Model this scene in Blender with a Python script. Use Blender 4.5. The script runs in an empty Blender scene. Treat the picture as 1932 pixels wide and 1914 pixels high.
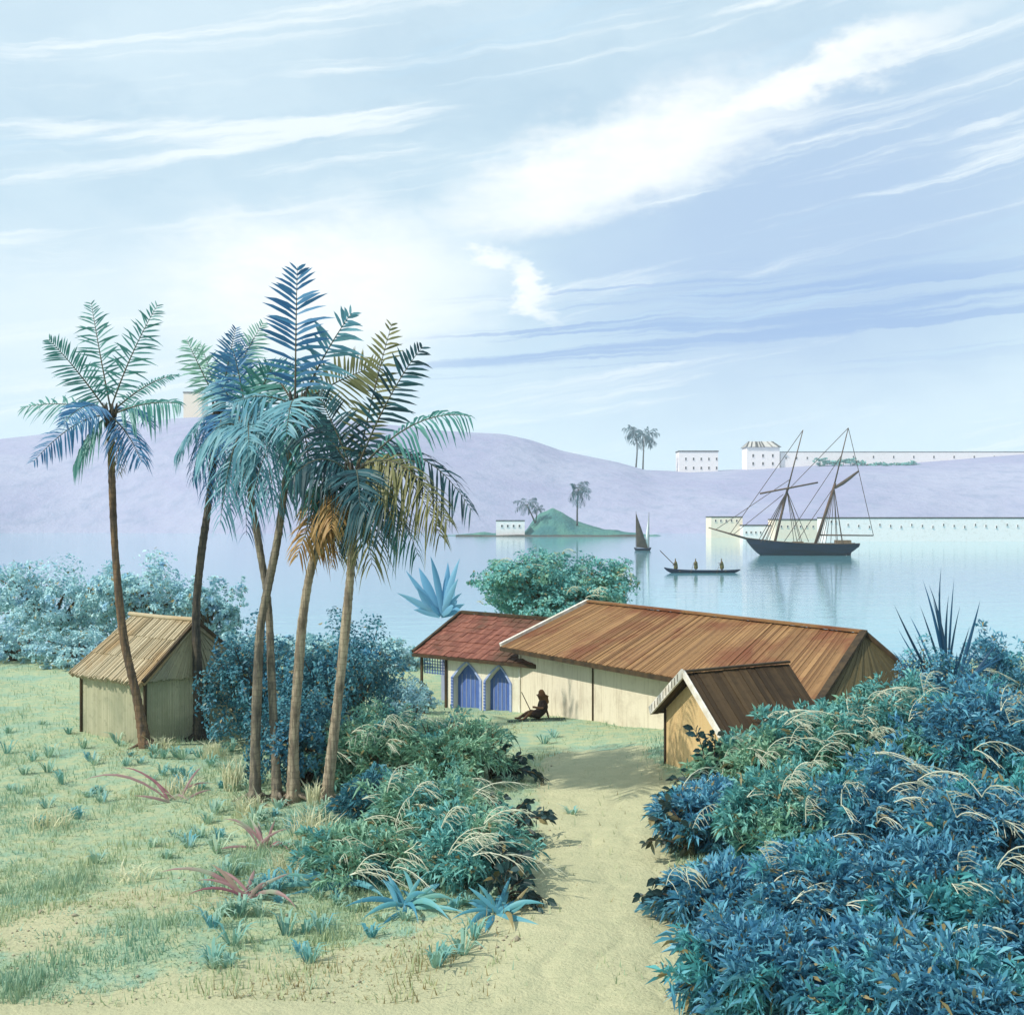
import bpy, math, random
import numpy as np
from mathutils import Vector, Matrix
from mathutils.geometry import tessellate_polygon

random.seed(7); RNG = np.random.default_rng(7)
R = math.radians
scene = bpy.context.scene
col = scene.collection

# ------------------------------------------------------------------ camera
FPX, CX, HY = 2332.0, 966.0, 975.0           # focal length, centre column and horizon row on a 1932 px wide picture
CAM = Vector((0.0, 0.0, 6.5))
cam_d = bpy.data.cameras.new('camera'); cam = bpy.data.objects.new('camera', cam_d); col.objects.link(cam)
cam.location = CAM; cam.rotation_euler = (R(90), 0, 0)
cam_d.sensor_width = 36; cam_d.lens = 36*FPX/1932; cam_d.shift_y = (HY-957)/1932
cam_d.clip_start = 0.2; cam_d.clip_end = 12000
scene.camera = cam

# ------------------------------------------------------------------ sun, sky, exposure
SUN_TO = Vector((-0.68, -0.31, 0.78)).normalized()
SUN_EL = math.asin(SUN_TO.z)
SUN_AZ = math.atan2(SUN_TO.x, SUN_TO.y)       # clockwise from +Y
sun_d = bpy.data.lights.new('sun', 'SUN'); sun = bpy.data.objects.new('sun', sun_d); col.objects.link(sun)
sun_d.energy = 3.6; sun_d.angle = R(0.55); sun_d.color = (1.0, 0.93, 0.82)
sun.rotation_euler = (-SUN_TO).to_track_quat('-Z', 'Y').to_euler()
scene.view_settings.view_transform = 'Standard'; scene.view_settings.look = 'None'
scene.view_settings.gamma = 1.0; scene.view_settings.exposure = 0.36
scene.cycles.use_denoising = True
scene.cycles.max_bounces = 6; scene.cycles.transparent_max_bounces = 6; scene.cycles.volume_bounces = 1
scene.cycles.caustics_reflective = False; scene.cycles.caustics_refractive = False

world = bpy.data.worlds.new('World'); scene.world = world; world.use_nodes = True

class NT:
    """small helper to write node trees"""
    def __init__(s, nt): s.nt = nt; s.n = nt.nodes; s.l = nt.links
    def add(s, t, **kw):
        n = s.n.new(t)
        for k, v in kw.items(): setattr(n, k, v)
        return n
    def put(s, sock, v):
        if hasattr(v, 'bl_idname') or isinstance(v, bpy.types.NodeSocket): s.l.new(v, sock)
        else: sock.default_value = v
    def m(s, op, a, b=0.0, c=0.0, clamp=False):
        n = s.add('ShaderNodeMath', operation=op, use_clamp=clamp)
        for i, v in enumerate((a, b, c)): s.put(n.inputs[i], v)
        return n.outputs[0]
    def mix(s, f, a, b, mode='MIX'):
        n = s.add('ShaderNodeMix', data_type='RGBA', blend_type=mode, clamp_factor=True)
        s.put(n.inputs[0], f)
        for i, v in ((6, a), (7, b)):
            if isinstance(v, tuple) and len(v) == 3: v = (*v, 1)
            s.put(n.inputs[i], v)
        return n.outputs[2]
    def noise(s, vec, scale, detail=4, rough=0.55, dist=0.0):
        n = s.add('ShaderNodeTexNoise'); n.inputs['Scale'].default_value = scale
        n.inputs['Detail'].default_value = detail; n.inputs['Roughness'].default_value = rough
        n.inputs['Distortion'].default_value = dist
        if vec is not None: s.l.new(vec, n.inputs['Vector'])
        return n.outputs['Fac']
    def ramp(s, v, a, b, lo=0.0, hi=1.0, smooth=True):
        n = s.add('ShaderNodeMapRange', interpolation_type='SMOOTHSTEP' if smooth else 'LINEAR')
        s.put(n.inputs[0], v); n.inputs[1].default_value = a; n.inputs[2].default_value = b
        n.inputs[3].default_value = lo; n.inputs[4].default_value = hi
        return n.outputs[0]
    def comb(s, x, y, z=0.0):
        n = s.add('ShaderNodeCombineXYZ')
        for i, v in enumerate((x, y, z)): s.put(n.inputs[i], v)
        return n.outputs[0]

def build_sky():
    w = NT(world.node_tree); w.n.clear()
    out = w.add('ShaderNodeOutputWorld'); bg = w.add('ShaderNodeBackground')
    sky = w.add('ShaderNodeTexSky', sky_type='NISHITA', sun_disc=False)
    sky.sun_elevation = SUN_EL; sky.sun_rotation = SUN_AZ
    sky.altitude = 0; sky.air_density = 1.0; sky.dust_density = 0.6; sky.ozone_density = 1.0
    tc = w.add('ShaderNodeTexCoord'); sp = w.add('ShaderNodeSeparateXYZ'); w.l.new(tc.outputs['Generated'], sp.inputs[0])
    x, y, z = sp.outputs
    az = w.m('ARCTAN2', x, y); el = w.m('ARCSINE', z)
    # turbulence that frays the cloud edges
    base = w.comb(w.m('MULTIPLY', az, 9.0), w.m('MULTIPLY', el, 22.0))
    t1 = w.m('SUBTRACT', w.noise(base, 1.3, 7, 0.62), 0.5)
    t2 = w.m('SUBTRACT', w.noise(w.comb(w.m('MULTIPLY', az, 6.0), w.m('MULTIPLY', el, 11.0), 3.7), 2.2, 7, 0.6), 0.5)
    azd = w.m('MULTIPLY_ADD', t1, 0.10, az); eld = w.m('MULTIPLY_ADD', t2, 0.075, el)
    def blob(a0, e0, ra, re, tilt, inner, outer, a=azd, e=eld):
        c, s_ = math.cos(tilt), math.sin(tilt)
        da = w.m('SUBTRACT', a, a0); de = w.m('SUBTRACT', e, e0)
        p = w.m('DIVIDE', w.m('ADD', w.m('MULTIPLY', da, c), w.m('MULTIPLY', de, s_)), ra)
        q = w.m('DIVIDE', w.m('SUBTRACT', w.m('MULTIPLY', de, c), w.m('MULTIPLY', da, s_)), re)
        d = w.m('SQRT', w.m('ADD', w.m('MULTIPLY', p, p), w.m('MULTIPLY', q, q)))
        return w.ramp(d, outer, inner)
    def streaks(tilt, sa, se, seed, lo, hi):
        c, s_ = math.cos(tilt), math.sin(tilt)
        el2 = w.m('MULTIPLY_ADD', t2, 0.016, el)
        p = w.m('ADD', w.m('MULTIPLY', az, c), w.m('MULTIPLY', el2, s_))
        q = w.m('SUBTRACT', w.m('MULTIPLY', el2, c), w.m('MULTIPLY', az, s_))
        n = w.noise(w.comb(w.m('MULTIPLY', p, sa), w.m('MULTIPLY', q, se), seed), 1.0, 6, 0.62, 0.4)
        return w.ramp(n, lo, hi)
    W = lambda dx: (dx-CX)/FPX
    E = lambda dy: (HY-dy)/FPX
    cool = w.mix(0.75, sky.outputs[0], (5.7, 7.55, 8.8))
    # thin cover, whiter to the left and lower down
    low = w.ramp(el, 0.30, 0.0)
    veil = w.m('MULTIPLY', w.ramp(w.noise(w.comb(w.m('MULTIPLY', azd, 2.2), w.m('MULTIPLY', eld, 6.0), 9.1), 1.2, 5, 0.6), 0.30, 0.75), 0.7)
    c1 = w.mix(veil, cool, (6.9, 8.3, 9.1))
    c1 = w.mix(w.m('MULTIPLY', low, 0.55), c1, (7.1, 8.5, 9.4))
    # blue-lavender stretch of open sky on the right
    lav = blob(W(1510), E(480), 0.27, 0.155, 0.2, 0.25, 1.2)
    c1 = w.mix(w.m('MULTIPLY', lav, 0.9), c1, (4.1, 5.5, 7.6))
    # faint bluish bands
    bands = w.m('MULTIPLY', streaks(0.20, 2.2, 34.0, 2.0, 0.55, 0.72), 0.55)
    c1 = w.mix(bands, c1, (5.0, 7.0, 8.6))
    # long wind-drawn white streaks
    st = w.m('MULTIPLY', streaks(0.17, 2.6, 40.0, 5.5, 0.53, 0.72), 0.85)
    c1 = w.mix(st, c1, (8.6, 9.3, 9.6))
    lowst = w.m('MULTIPLY', streaks(0.07, 2.0, 75.0, 8.5, 0.50, 0.60), blob(W(1300), E(620), 0.36, 0.045, 0.04, 0.5, 1.3, az, el))
    c1 = w.mix(w.m('MULTIPLY', lowst, 0.8), c1, (3.0, 4.5, 7.3))
    # the big bright banks
    A = blob(W(1180), E(315), 0.185, 0.045, 0.33, 0.3, 1.2)
    A2 = blob(W(1480), E(205), 0.16, 0.022, 0.26, 0.3, 1.2)
    B = blob(W(620), E(545), 0.14, 0.065, 0.05, 0.25, 1.25)
    D_ = blob(W(905), E(492), 0.034, 0.010, -0.1, 0.2, 1.3)
    D2 = blob(W(985), E(548), 0.034, 0.009, -0.75, 0.2, 1.3)
    G = blob(W(300), E(600), 0.28, 0.075, 0.1, 0.1, 1.3)
    mx = A
    for k in (A2, B, D_, D2): mx = w.m('MAXIMUM', mx, k)
    c1 = w.mix(w.m('MULTIPLY', G, 0.6), c1, (8.1, 9.0, 9.4))
    puff = w.ramp(w.noise(base, 2.6, 8, 0.6), 0.25, 0.7)
    cl = w.mix(puff, (8.8, 9.4, 9.6), (9.7, 9.9, 9.8))
    c1 = w.mix(w.m('MULTIPLY', mx, 0.95), c1, cl)
    w.l.new(c1, bg.inputs['Color']); bg.inputs['Strength'].default_value = 0.087
    w.l.new(bg.outputs[0], out.inputs['Surface'])
build_sky()

# ------------------------------------------------------------------ placing
def at(dx, dy, Y):
    return Vector((CAM.x+(dx-CX)/FPX*Y, Y, CAM.z-(dy-HY)/FPX*Y))
def sstep(a, b, v):
    t = np.clip((np.asarray(v, float)-a)/(b-a), 0, 1); return t*t*(3-2*t)
def hnp(x, y):
    x = np.asarray(x, float); y = np.asarray(y, float)
    z = 0.85*np.exp(-((x-7.5)/4.6)**2-((y-29.5)/8.0)**2)
    z = z-0.52*np.exp(-((x+2.5)/5.5)**2-((y-46)/6.5)**2)
    z = z+0.35*np.exp(-((x+2.2)/3.0)**2-((y-31)/6)**2)
    z = z+0.05*np.sin(x*0.9+1.3)*np.sin(y*0.7)+0.03*np.sin(x*2.1)*np.cos(y*1.7)
    z = z-4.2*sstep(55, 84, y+2.0*np.sin(x*0.13))
    return z
def h(x, y): return float(hnp(x, y))
def gnd(dx, dy):
    Y = CAM.z*FPX/(dy-HY)
    for _ in range(30):
        X = (dx-CX)/FPX*Y
        Y = 0.5*Y+0.5*(CAM.z-h(X, Y))*FPX/(dy-HY)
    X = (dx-CX)/FPX*Y
    return Vector((X, Y, h(X, Y)))

# ------------------------------------------------------------------ object helpers
def tag(o, label=None, cat=None, group=None, kind=None):
    if label: o['label'] = label
    if cat: o['category'] = cat
    if group: o['group'] = group
    if kind: o['kind'] = kind
    return o
def empty(name, loc=(0, 0, 0), rz=0.0):
    o = bpy.data.objects.new(name, None); col.objects.link(o)
    o.location = loc; o.rotation_euler = (0, 0, rz); o.empty_display_size = 0.2
    return o
def link(name, me, parent=None):
    o = bpy.data.objects.new(name, me); col.objects.link(o)
    if parent is not None: o.parent = parent
    return o

class MB:
    """collects geometry for ONE mesh; points are world coordinates, moved into the parent's frame on build"""
    def __init__(s): s.v = []; s.f = []; s.t = []
    def face(s, pts, tint=0.5):
        b = len(s.v); s.v += [tuple(p) for p in pts]; s.t += [tint]*len(pts); s.f.append(tuple(range(b, b+len(pts))))
    def mesh(s, verts, faces, tint=0.5):
        b = len(s.v); s.v += [tuple(p) for p in verts]; s.t += [tint]*len(verts) if not hasattr(tint, '__len__') else list(tint)
        s.f += [tuple(b+i for i in f) for f in faces]
    def box(s, o, ux, uy, uz, tint=0.5):
        """o is a corner, ux/uy/uz full edge vectors"""
        o = Vector(o); ux = Vector(ux); uy = Vector(uy); uz = Vector(uz)
        P = [o, o+ux, o+ux+uy, o+uy]; P += [p+uz for p in P]
        s.mesh(P, [(3, 2, 1, 0), (4, 5, 6, 7), (0, 1, 5, 4), (1, 2, 6, 5), (2, 3, 7, 6), (3, 0, 4, 7)], tint)
    def abox(s, c, sx, sy, sz, tint=0.5):
        c = Vector(c); s.box(c-Vector((sx/2, sy/2, 0)), (sx, 0, 0), (0, sy, 0), (0, 0, sz), tint)
    def prism(s, a, b, r0, r1=None, n=8, tint=0.5):
        s.tube([a, b], [r0, r0 if r1 is None else r1], n, tint)
    def tube(s, pts, rad, n=8, tint=0.5, cap=True):
        pts = [Vector(p) for p in pts]; k = len(pts)
        rad = list(rad) if hasattr(rad, '__len__') else [rad]*k
        ref = Vector((0.31, 0.9, 0.2)); V = []; prevn = None
        for i, p in enumerate(pts):
            t = (pts[min(i+1, k-1)]-pts[max(i-1, 0)]).normalized()
            if prevn is None:
                a = ref if abs(t.dot(ref)) < 0.9 else Vector((1, 0, 0))
                nrm = (a-t*a.dot(t)).normalized()
            else:
                nrm = (prevn-t*prevn.dot(t)); nrm = nrm.normalized() if nrm.length > 1e-6 else t.orthogonal().normalized()
            prevn = nrm; bn = t.cross(nrm)
            for j in range(n):
                a = 2*math.pi*j/n; V.append(p+(nrm*math.cos(a)+bn*math.sin(a))*rad[i])
        Fc = [(i*n+j, i*n+(j+1) % n, (i+1)*n+(j+1) % n, (i+1)*n+j) for i in range(k-1) for j in range(n)]
        if cap: Fc += [tuple(range(n-1, -1, -1)), tuple((k-1)*n+j for j in range(n))]
        s.mesh(V, Fc, tint)
    def build(s, name, mat, parent=None, smooth=False, origin=None):
        V = s.v
        if parent is not None:
            root = parent; inv = parent_matrix(parent).inverted()
            V = [tuple(inv @ Vector(p)) for p in V]
        elif origin is not None:
            o = Vector(origin); V = [tuple(Vector(p)-o) for p in V]
        me = bpy.data.meshes.new(name); me.from_pydata(V, [], s.f)
        a = me.attributes.new('tint', 'FLOAT', 'POINT'); a.data.foreach_set('value', s.t)
        if mat: me.materials.append(mat)
        if smooth: me.polygons.foreach_set('use_smooth', [True]*len(me.polygons))
        me.update()
        ob = link(name, me, parent)
        if parent is None and origin is not None: ob.location = origin
        return ob
def parent_matrix(o):
    m = Matrix.LocRotScale(o.location, o.rotation_euler, o.scale)
    return parent_matrix(o.parent) @ m if o.parent else m

def np_mesh(name, V, F, tint, mat, parent=None, smooth=False, origin=None):
    V = np.asarray(V, np.float32)
    if parent is not None:
        inv = np.array(parent_matrix(parent).inverted()); V = V @ inv[:3, :3].T+inv[:3, 3]
    if origin is not None: V = V-np.array(origin)
    F = np.asarray(F, np.int32); k = F.shape[1]
    me = bpy.data.meshes.new(name)
    me.vertices.add(len(V)); me.vertices.foreach_set('co', np.ascontiguousarray(V, np.float32).ravel())
    me.loops.add(F.size); me.loops.foreach_set('vertex_index', F.ravel())
    me.polygons.add(len(F)); me.polygons.foreach_set('loop_start', np.arange(0, F.size, k, dtype=np.int32))
    me.polygons.foreach_set('loop_total', np.full(len(F), k, np.int32))
    if smooth: me.polygons.foreach_set('use_smooth', np.ones(len(F), bool))
    a = me.attributes.new('tint', 'FLOAT', 'POINT'); a.data.foreach_set('value', np.asarray(tint, np.float32))
    if mat: me.materials.append(mat)
    me.update(calc_edges=True); me.validate()
    ob = link(name, me, parent)
    if origin is not None: ob.location = origin
    return ob

# ------------------------------------------------------------------ materials
def new_mat(name):
    m = bpy.data.materials.new(name); m.use_nodes = True
    t = NT(m.node_tree); b = t.n['Principled BSDF']
    return m, t, b
def coords(t, kind='Object'):
    return t.add('ShaderNodeTexCoord').outputs[kind]
def attr(t): return t.add('ShaderNodeAttribute', attribute_name='tint').outputs['Fac']
def bump(t, b, hgt, strength=0.4, dist=0.05):
    n = t.add('ShaderNodeBump'); n.inputs['Strength'].default_value = strength; n.inputs['Distance'].default_value = dist
    t.l.new(hgt, n.inputs['Height']); t.l.new(n.outputs[0], b.inputs['Normal'])
def leaf_mat(name, c1, c2, c3=None, rough=0.5, trans=0.28):
    m, t, b = new_mat(name)
    c = t.mix(attr(t), c1, c2)
    geo = t.add('ShaderNodeNewGeometry')
    n = t.noise(geo.outputs['Position'], 0.9, 3, 0.6)
    if c3:
        c = t.mix(t.ramp(n, 0.50, 0.68), c, c3)
        c = t.mix(t.ramp(attr(t), 0.945, 0.96), c, (0.30, 0.25, 0.12))
    t.l.new(c, b.inputs['Base Color']); b.inputs['Roughness'].default_value = rough
    b.inputs['Specular IOR Level'].default_value = 0.35
    tr = t.add('ShaderNodeBsdfTranslucent'); t.l.new(c, tr.inputs['Color'])
    mx = t.add('ShaderNodeMixShader'); mx.inputs[0].default_value = trans
    t.l.new(b.outputs[0], mx.inputs[1]); t.l.new(tr.outputs[0], mx.inputs[2])
    t.l.new(mx.outputs[0], t.n['Material Output'].inputs['Surface'])
    return m
def plain(name, c1, c2=None, scale=3.0, rough=0.8, bstr=0.3, bdist=0.02, stretch=(1, 1, 1), lo=0.3, hi=0.7, tintmix=0.0):
    m, t, b = new_mat(name)
    mp = t.add('ShaderNodeMapping'); mp.inputs['Scale'].default_value = stretch
    t.l.new(coords(t), mp.inputs['Vector'])
    n = t.noise(mp.outputs[0], scale, 6, 0.6)
    c2 = c2 or tuple(x*0.7 for x in c1)
    c = t.mix(t.ramp(n, lo, hi), c1, c2)
    if tintmix:
        g = t.m('MULTIPLY_ADD', attr(t), 2*tintmix, 1-tintmix)
        c = t.mix(1.0, c, t.comb(g, g, g), 'MULTIPLY')
    t.l.new(c, b.inputs['Base Color']); b.inputs['Roughness'].default_value = rough
    b.inputs['Specular IOR Level'].default_value = 0.25
    if bstr: bump(t, b, t.noise(mp.outputs[0], scale*6, 5, 0.6), bstr, bdist)
    return m
def bark_mat(name, c1, c2, ring=9.0):
    m, t, b = new_mat(name)
    oc = coords(t)
    wv = t.add('ShaderNodeTexWave', wave_type='BANDS', bands_direction='Z', wave_profile='SAW'); t.l.new(oc, wv.inputs['Vector'])
    wv.inputs['Scale'].default_value = ring/6.28; wv.inputs['Distortion'].default_value = 2.5; wv.inputs['Detail'].default_value = 3
    wv.inputs['Detail Scale'].default_value = 2.0
    mp = t.add('ShaderNodeMapping'); mp.inputs['Scale'].default_value = (9, 9, 1.2); t.l.new(oc, mp.inputs['Vector'])
    n = t.noise(mp.outputs[0], 1.4, 6, 0.65)
    c = t.mix(t.ramp(n, 0.38, 0.60), c1, c2)
    n3 = t.noise(oc, 1.1, 5, 0.65); c = t.mix(t.m('MULTIPLY', t.ramp(n3, 0.50, 0.66), 0.75), c, tuple(x*0.35 for x in c2))
    c = t.mix(t.m('MULTIPLY', t.ramp(wv.outputs['Fac'], 0.78, 1.0), 0.6), c, tuple(x*0.35 for x in c1))
    t.l.new(c, b.inputs['Base Color']); b.inputs['Roughness'].default_value = 0.85
    b.inputs['Specular IOR Level'].default_value = 0.2
    hh = t.m('ADD', t.m('MULTIPLY', wv.outputs['Fac'], 0.7), n)
    bump(t, b, hh, 0.7, 0.03)
    return m
def plank_mat(name, c1, c2, c3, rough=0.75):
    """weathered boards: tint picks the board's own shade, patches of c3 wander over several boards"""
    m, t, b = new_mat(name)
    oc = coords(t)
    n1 = t.noise(oc, 0.45, 5, 0.6, 0.6); n2 = t.noise(oc, 5.0, 6, 0.7)
    c = t.mix(attr(t), c1, c2)
    c = t.mix(t.ramp(n1, 0.42, 0.66), c, c3)
    c = t.mix(t.m('MULTIPLY', t.ramp(n2, 0.50, 0.75), 0.45), c, tuple(x*0.4 for x in c1))
    t.l.new(c, b.inputs['Base Color']); b.inputs['Roughness'].default_value = rough
    b.inputs['Specular IOR Level'].default_value = 0.25
    bump(t, b, n2, 0.5, 0.02)
    return m
def plaster_mat(name, c, stain, streak=0.5):
    m, t, b = new_mat(name)
    oc = coords(t)
    mp = t.add('ShaderNodeMapping'); mp.inputs['Scale'].default_value = (7, 7, 0.5); t.l.new(oc, mp.inputs['Vector'])
    s1 = t.noise(mp.outputs[0], 1.5, 6, 0.65); s2 = t.noise(oc, 1.1, 6, 0.6); s3 = t.noise(oc, 14, 5, 0.6)
    k = t.mix(t.m('MULTIPLY', t.ramp(s1, 0.48, 0.74), streak), c, stain)
    k = t.mix(t.m('MULTIPLY', t.ramp(s2, 0.5, 0.72), 0.35), k, tuple(x*0.8 for x in stain))
    t.l.new(k, b.inputs['Base Color']); b.inputs['Roughness'].default_value = 0.9
    b.inputs['Specular IOR Level'].default_value = 0.15
    bump(t, b, t.m('ADD', s3, s2), 0.35, 0.025)
    return m

M = {}
M['teal'] = leaf_mat('teal_leaf', (0.045, 0.20, 0.19), (0.10, 0.31, 0.27))
M['blue'] = leaf_mat('blue_leaf', (0.03, 0.13, 0.29), (0.07, 0.24, 0.42))
M['pale_blue'] = leaf_mat('pale_blue_leaf', (0.09, 0.27, 0.36), (0.18, 0.40, 0.46))
M['pale_green'] = leaf_mat('pale_green_leaf', (0.17, 0.38, 0.31), (0.28, 0.48, 0.38))
M['dark'] = leaf_mat('dark_teal_leaf', (0.010, 0.040, 0.055), (0.03, 0.12, 0.145))
M['olive'] = leaf_mat('olive_leaf', (0.12, 0.13, 0.05), (0.25, 0.25, 0.11))
M['ochre'] = leaf_mat('ochre_leaf', (0.33, 0.17, 0.055), (0.45, 0.30, 0.12))
M['banana'] = leaf_mat('banana_leaf', (0.10, 0.30, 0.50), (0.22, 0.46, 0.60))
M['rachis'] = plain('rachis', (0.10, 0.075, 0.045), (0.06, 0.09, 0.07), 2.0, 0.7, 0)
M['bush_teal'] = leaf_mat('bush_teal', (0.07, 0.31, 0.32), (0.24, 0.55, 0.50), (0.27, 0.50, 0.35))
M['bush_light'] = leaf_mat('bush_light', (0.16, 0.38, 0.28), (0.36, 0.57, 0.39), (0.09, 0.34, 0.36))
M['bush_blue'] = leaf_mat('bush_blue', (0.045, 0.20, 0.35), (0.17, 0.46, 0.58), (0.10, 0.41, 0.42))
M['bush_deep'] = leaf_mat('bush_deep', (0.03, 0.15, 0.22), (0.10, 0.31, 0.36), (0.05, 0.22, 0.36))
M['bush_far'] = leaf_mat('bush_far', (0.34, 0.60, 0.66), (0.52, 0.74, 0.75), (0.28, 0.52, 0.70))  # leaf colours lightened so haze is painted into the foliage
M['oval_dark'] = leaf_mat('oval_dark', (0.02, 0.045, 0.045), (0.03, 0.09, 0.10), (0.07, 0.065, 0.025))
M['strap_blue'] = leaf_mat('strap_blue', (0.05, 0.23, 0.36), (0.14, 0.42, 0.48), (0.18, 0.42, 0.36))
M['strap_pink'] = leaf_mat('strap_pink', (0.26, 0.10, 0.13), (0.36, 0.25, 0.24), (0.27, 0.34, 0.24))
M['yucca'] = leaf_mat('yucca_leaf', (0.010, 0.045, 0.09), (0.025, 0.12, 0.24))
M['spray'] = leaf_mat('pale_spray', (0.62, 0.66, 0.52), (0.80, 0.80, 0.66), None, 0.7, 0.3)
M['straw'] = leaf_mat('straw_blade', (0.55, 0.56, 0.36), (0.74, 0.73, 0.52), None, 0.7, 0.3)
M['grass'] = leaf_mat('grass_blade', (0.20, 0.38, 0.28), (0.46, 0.50, 0.27), (0.28, 0.46, 0.36), 0.6, 0.3)
M['branch'] = plain('branch_bark', (0.10, 0.075, 0.05), (0.05, 0.04, 0.03), 6.0, 0.9, 0.3)
M['bark_pale'] = bark_mat('bark_pale', (0.42, 0.35, 0.25), (0.20, 0.16, 0.12), 14)
M['bark_mid'] = bark_mat('bark_mid', (0.27, 0.23, 0.17), (0.11, 0.10, 0.085), 14)
M['bark_red'] = bark_mat('bark_red', (0.23, 0.145, 0.085), (0.10, 0.075, 0.06), 13)
M['bark_dark'] = bark_mat('bark_dark', (0.12, 0.10, 0.075), (0.045, 0.045, 0.045), 13)
M['thatch'] = plank_mat('thatch', (0.33, 0.27, 0.17), (0.50, 0.44, 0.31), (0.36, 0.25, 0.13), 0.9)
M['thatch_end'] = plank_mat('thatch_end', (0.34, 0.30, 0.19), (0.42, 0.38, 0.24), (0.28, 0.27, 0.19), 0.9)
M['reed'] = plank_mat('reed_wall', (0.42, 0.41, 0.28), (0.55, 0.53, 0.38), (0.34, 0.35, 0.24), 0.9)
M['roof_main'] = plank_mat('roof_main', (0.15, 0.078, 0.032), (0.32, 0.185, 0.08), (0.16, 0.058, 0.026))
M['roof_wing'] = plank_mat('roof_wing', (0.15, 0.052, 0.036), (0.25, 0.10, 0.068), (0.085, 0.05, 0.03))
M['roof_hip_shaded'] = plank_mat('roof_hip_shaded', (0.06, 0.048, 0.020), (0.12, 0.096, 0.043), (0.045, 0.04, 0.018))  # olive boards, darkened to paint shade on the end turned from the sun
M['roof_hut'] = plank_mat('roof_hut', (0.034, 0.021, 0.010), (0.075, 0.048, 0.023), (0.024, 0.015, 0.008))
M['wood_dark'] = plain('dark_wood', (0.075, 0.05, 0.025), (0.03, 0.022, 0.014), 4, 0.8, 0.4, 0.01, (1, 1, 0.3))
M['wood_pale'] = plain('whitewashed_wood', (0.74, 0.72, 0.66), (0.55, 0.50, 0.40), 4, 0.8, 0.3, 0.01)
M['plaster'] = plaster_mat('cream_plaster', (0.67, 0.61, 0.48), (0.38, 0.32, 0.23), 0.65)
M['plaster_wing'] = plaster_mat('pale_plaster', (0.70, 0.66, 0.54), (0.44, 0.39, 0.29), 0.55)
M['ochre_wall'] = plaster_mat('ochre_plaster', (0.58, 0.42, 0.21), (0.46, 0.27, 0.11), 0.5)
M['blue_paint'] = plain('blue_paint', (0.055, 0.115, 0.36), (0.10, 0.17, 0.40), 5, 0.6, 0.3, 0.01, (1, 1, 0.25))
M['shade_blue_wall'] = plaster_mat('shade_blue_plaster', (0.30, 0.34, 0.46), (0.16, 0.19, 0.32), 0.6)  # blue-grey colour carries the dim shade of the recessed porch
M['frame_pale'] = plain('pale_blue_frame', (0.34, 0.42, 0.62), (0.20, 0.27, 0.50), 5, 0.7, 0.2, 0.01)
M['white_wall'] = plaster_mat('whitewash', (0.84, 0.79, 0.77), (0.70, 0.63, 0.56), 0.3)
M['cream_wall'] = plaster_mat('yellowed_whitewash', (0.82, 0.70, 0.55), (0.70, 0.57, 0.42), 0.4)
M['opening'] = plain('dark_opening', (0.025, 0.022, 0.02), (0.04, 0.035, 0.03), 3, 0.9, 0)
M['tile_dark'] = plain('dark_tile', (0.10, 0.08, 0.06), (0.055, 0.045, 0.035), 1.5, 0.8, 0)
M['hull'] = plain('tarred_hull', (0.008, 0.02, 0.05), (0.006, 0.010, 0.02), 0.6, 0.45, 0.2, 0.05, (0.2, 1, 3))
M['deck'] = plain('deck_planks', (0.26, 0.19, 0.11), (0.18, 0.13, 0.08), 3, 0.8, 0.2, 0.02)
M['spar'] = plain('spar_wood', (0.13, 0.08, 0.05), (0.07, 0.045, 0.03), 2, 0.7, 0)
M['rope'] = plain('tarred_rope', (0.07, 0.05, 0.035), (0.10, 0.07, 0.05), 4, 0.9, 0)
M['sail_dark'] = plain('brown_sail', (0.10, 0.075, 0.05), (0.06, 0.045, 0.035), 1, 0.85, 0.2)
M['sail_white'] = plain('white_sail', (0.80, 0.80, 0.76), (0.68, 0.68, 0.64), 1, 0.85, 0.2)
M['skin'] = plain('brown_skin', (0.13, 0.065, 0.035), (0.10, 0.05, 0.028), 9, 0.55, 0.1, 0.003)
M['robe'] = plain('dark_robe', (0.030, 0.017, 0.013), (0.018, 0.011, 0.010), 7, 0.9, 0.4, 0.01)
M['wrap'] = plain('tan_wrap', (0.14, 0.07, 0.03), (0.09, 0.045, 0.02), 7, 0.9, 0.4, 0.01)
M['tunic'] = plain('olive_tunic', (0.15, 0.13, 0.04), (0.10, 0.085, 0.03), 7, 0.9, 0.3, 0.01)
M['mat'] = plain('green_mat', (0.04, 0.085, 0.065), (0.025, 0.05, 0.045), 5, 0.95, 0.4, 0.01)
M['mound'] = plain('island_scrub', (0.10, 0.25, 0.20), (0.05, 0.16, 0.17), 0.12, 0.95, 0.8, 1.5)
M['rock'] = plain('dark_shore_rock', (0.05, 0.045, 0.04), (0.09, 0.08, 0.06), 0.3, 0.9, 0.8, 0.5)

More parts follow.
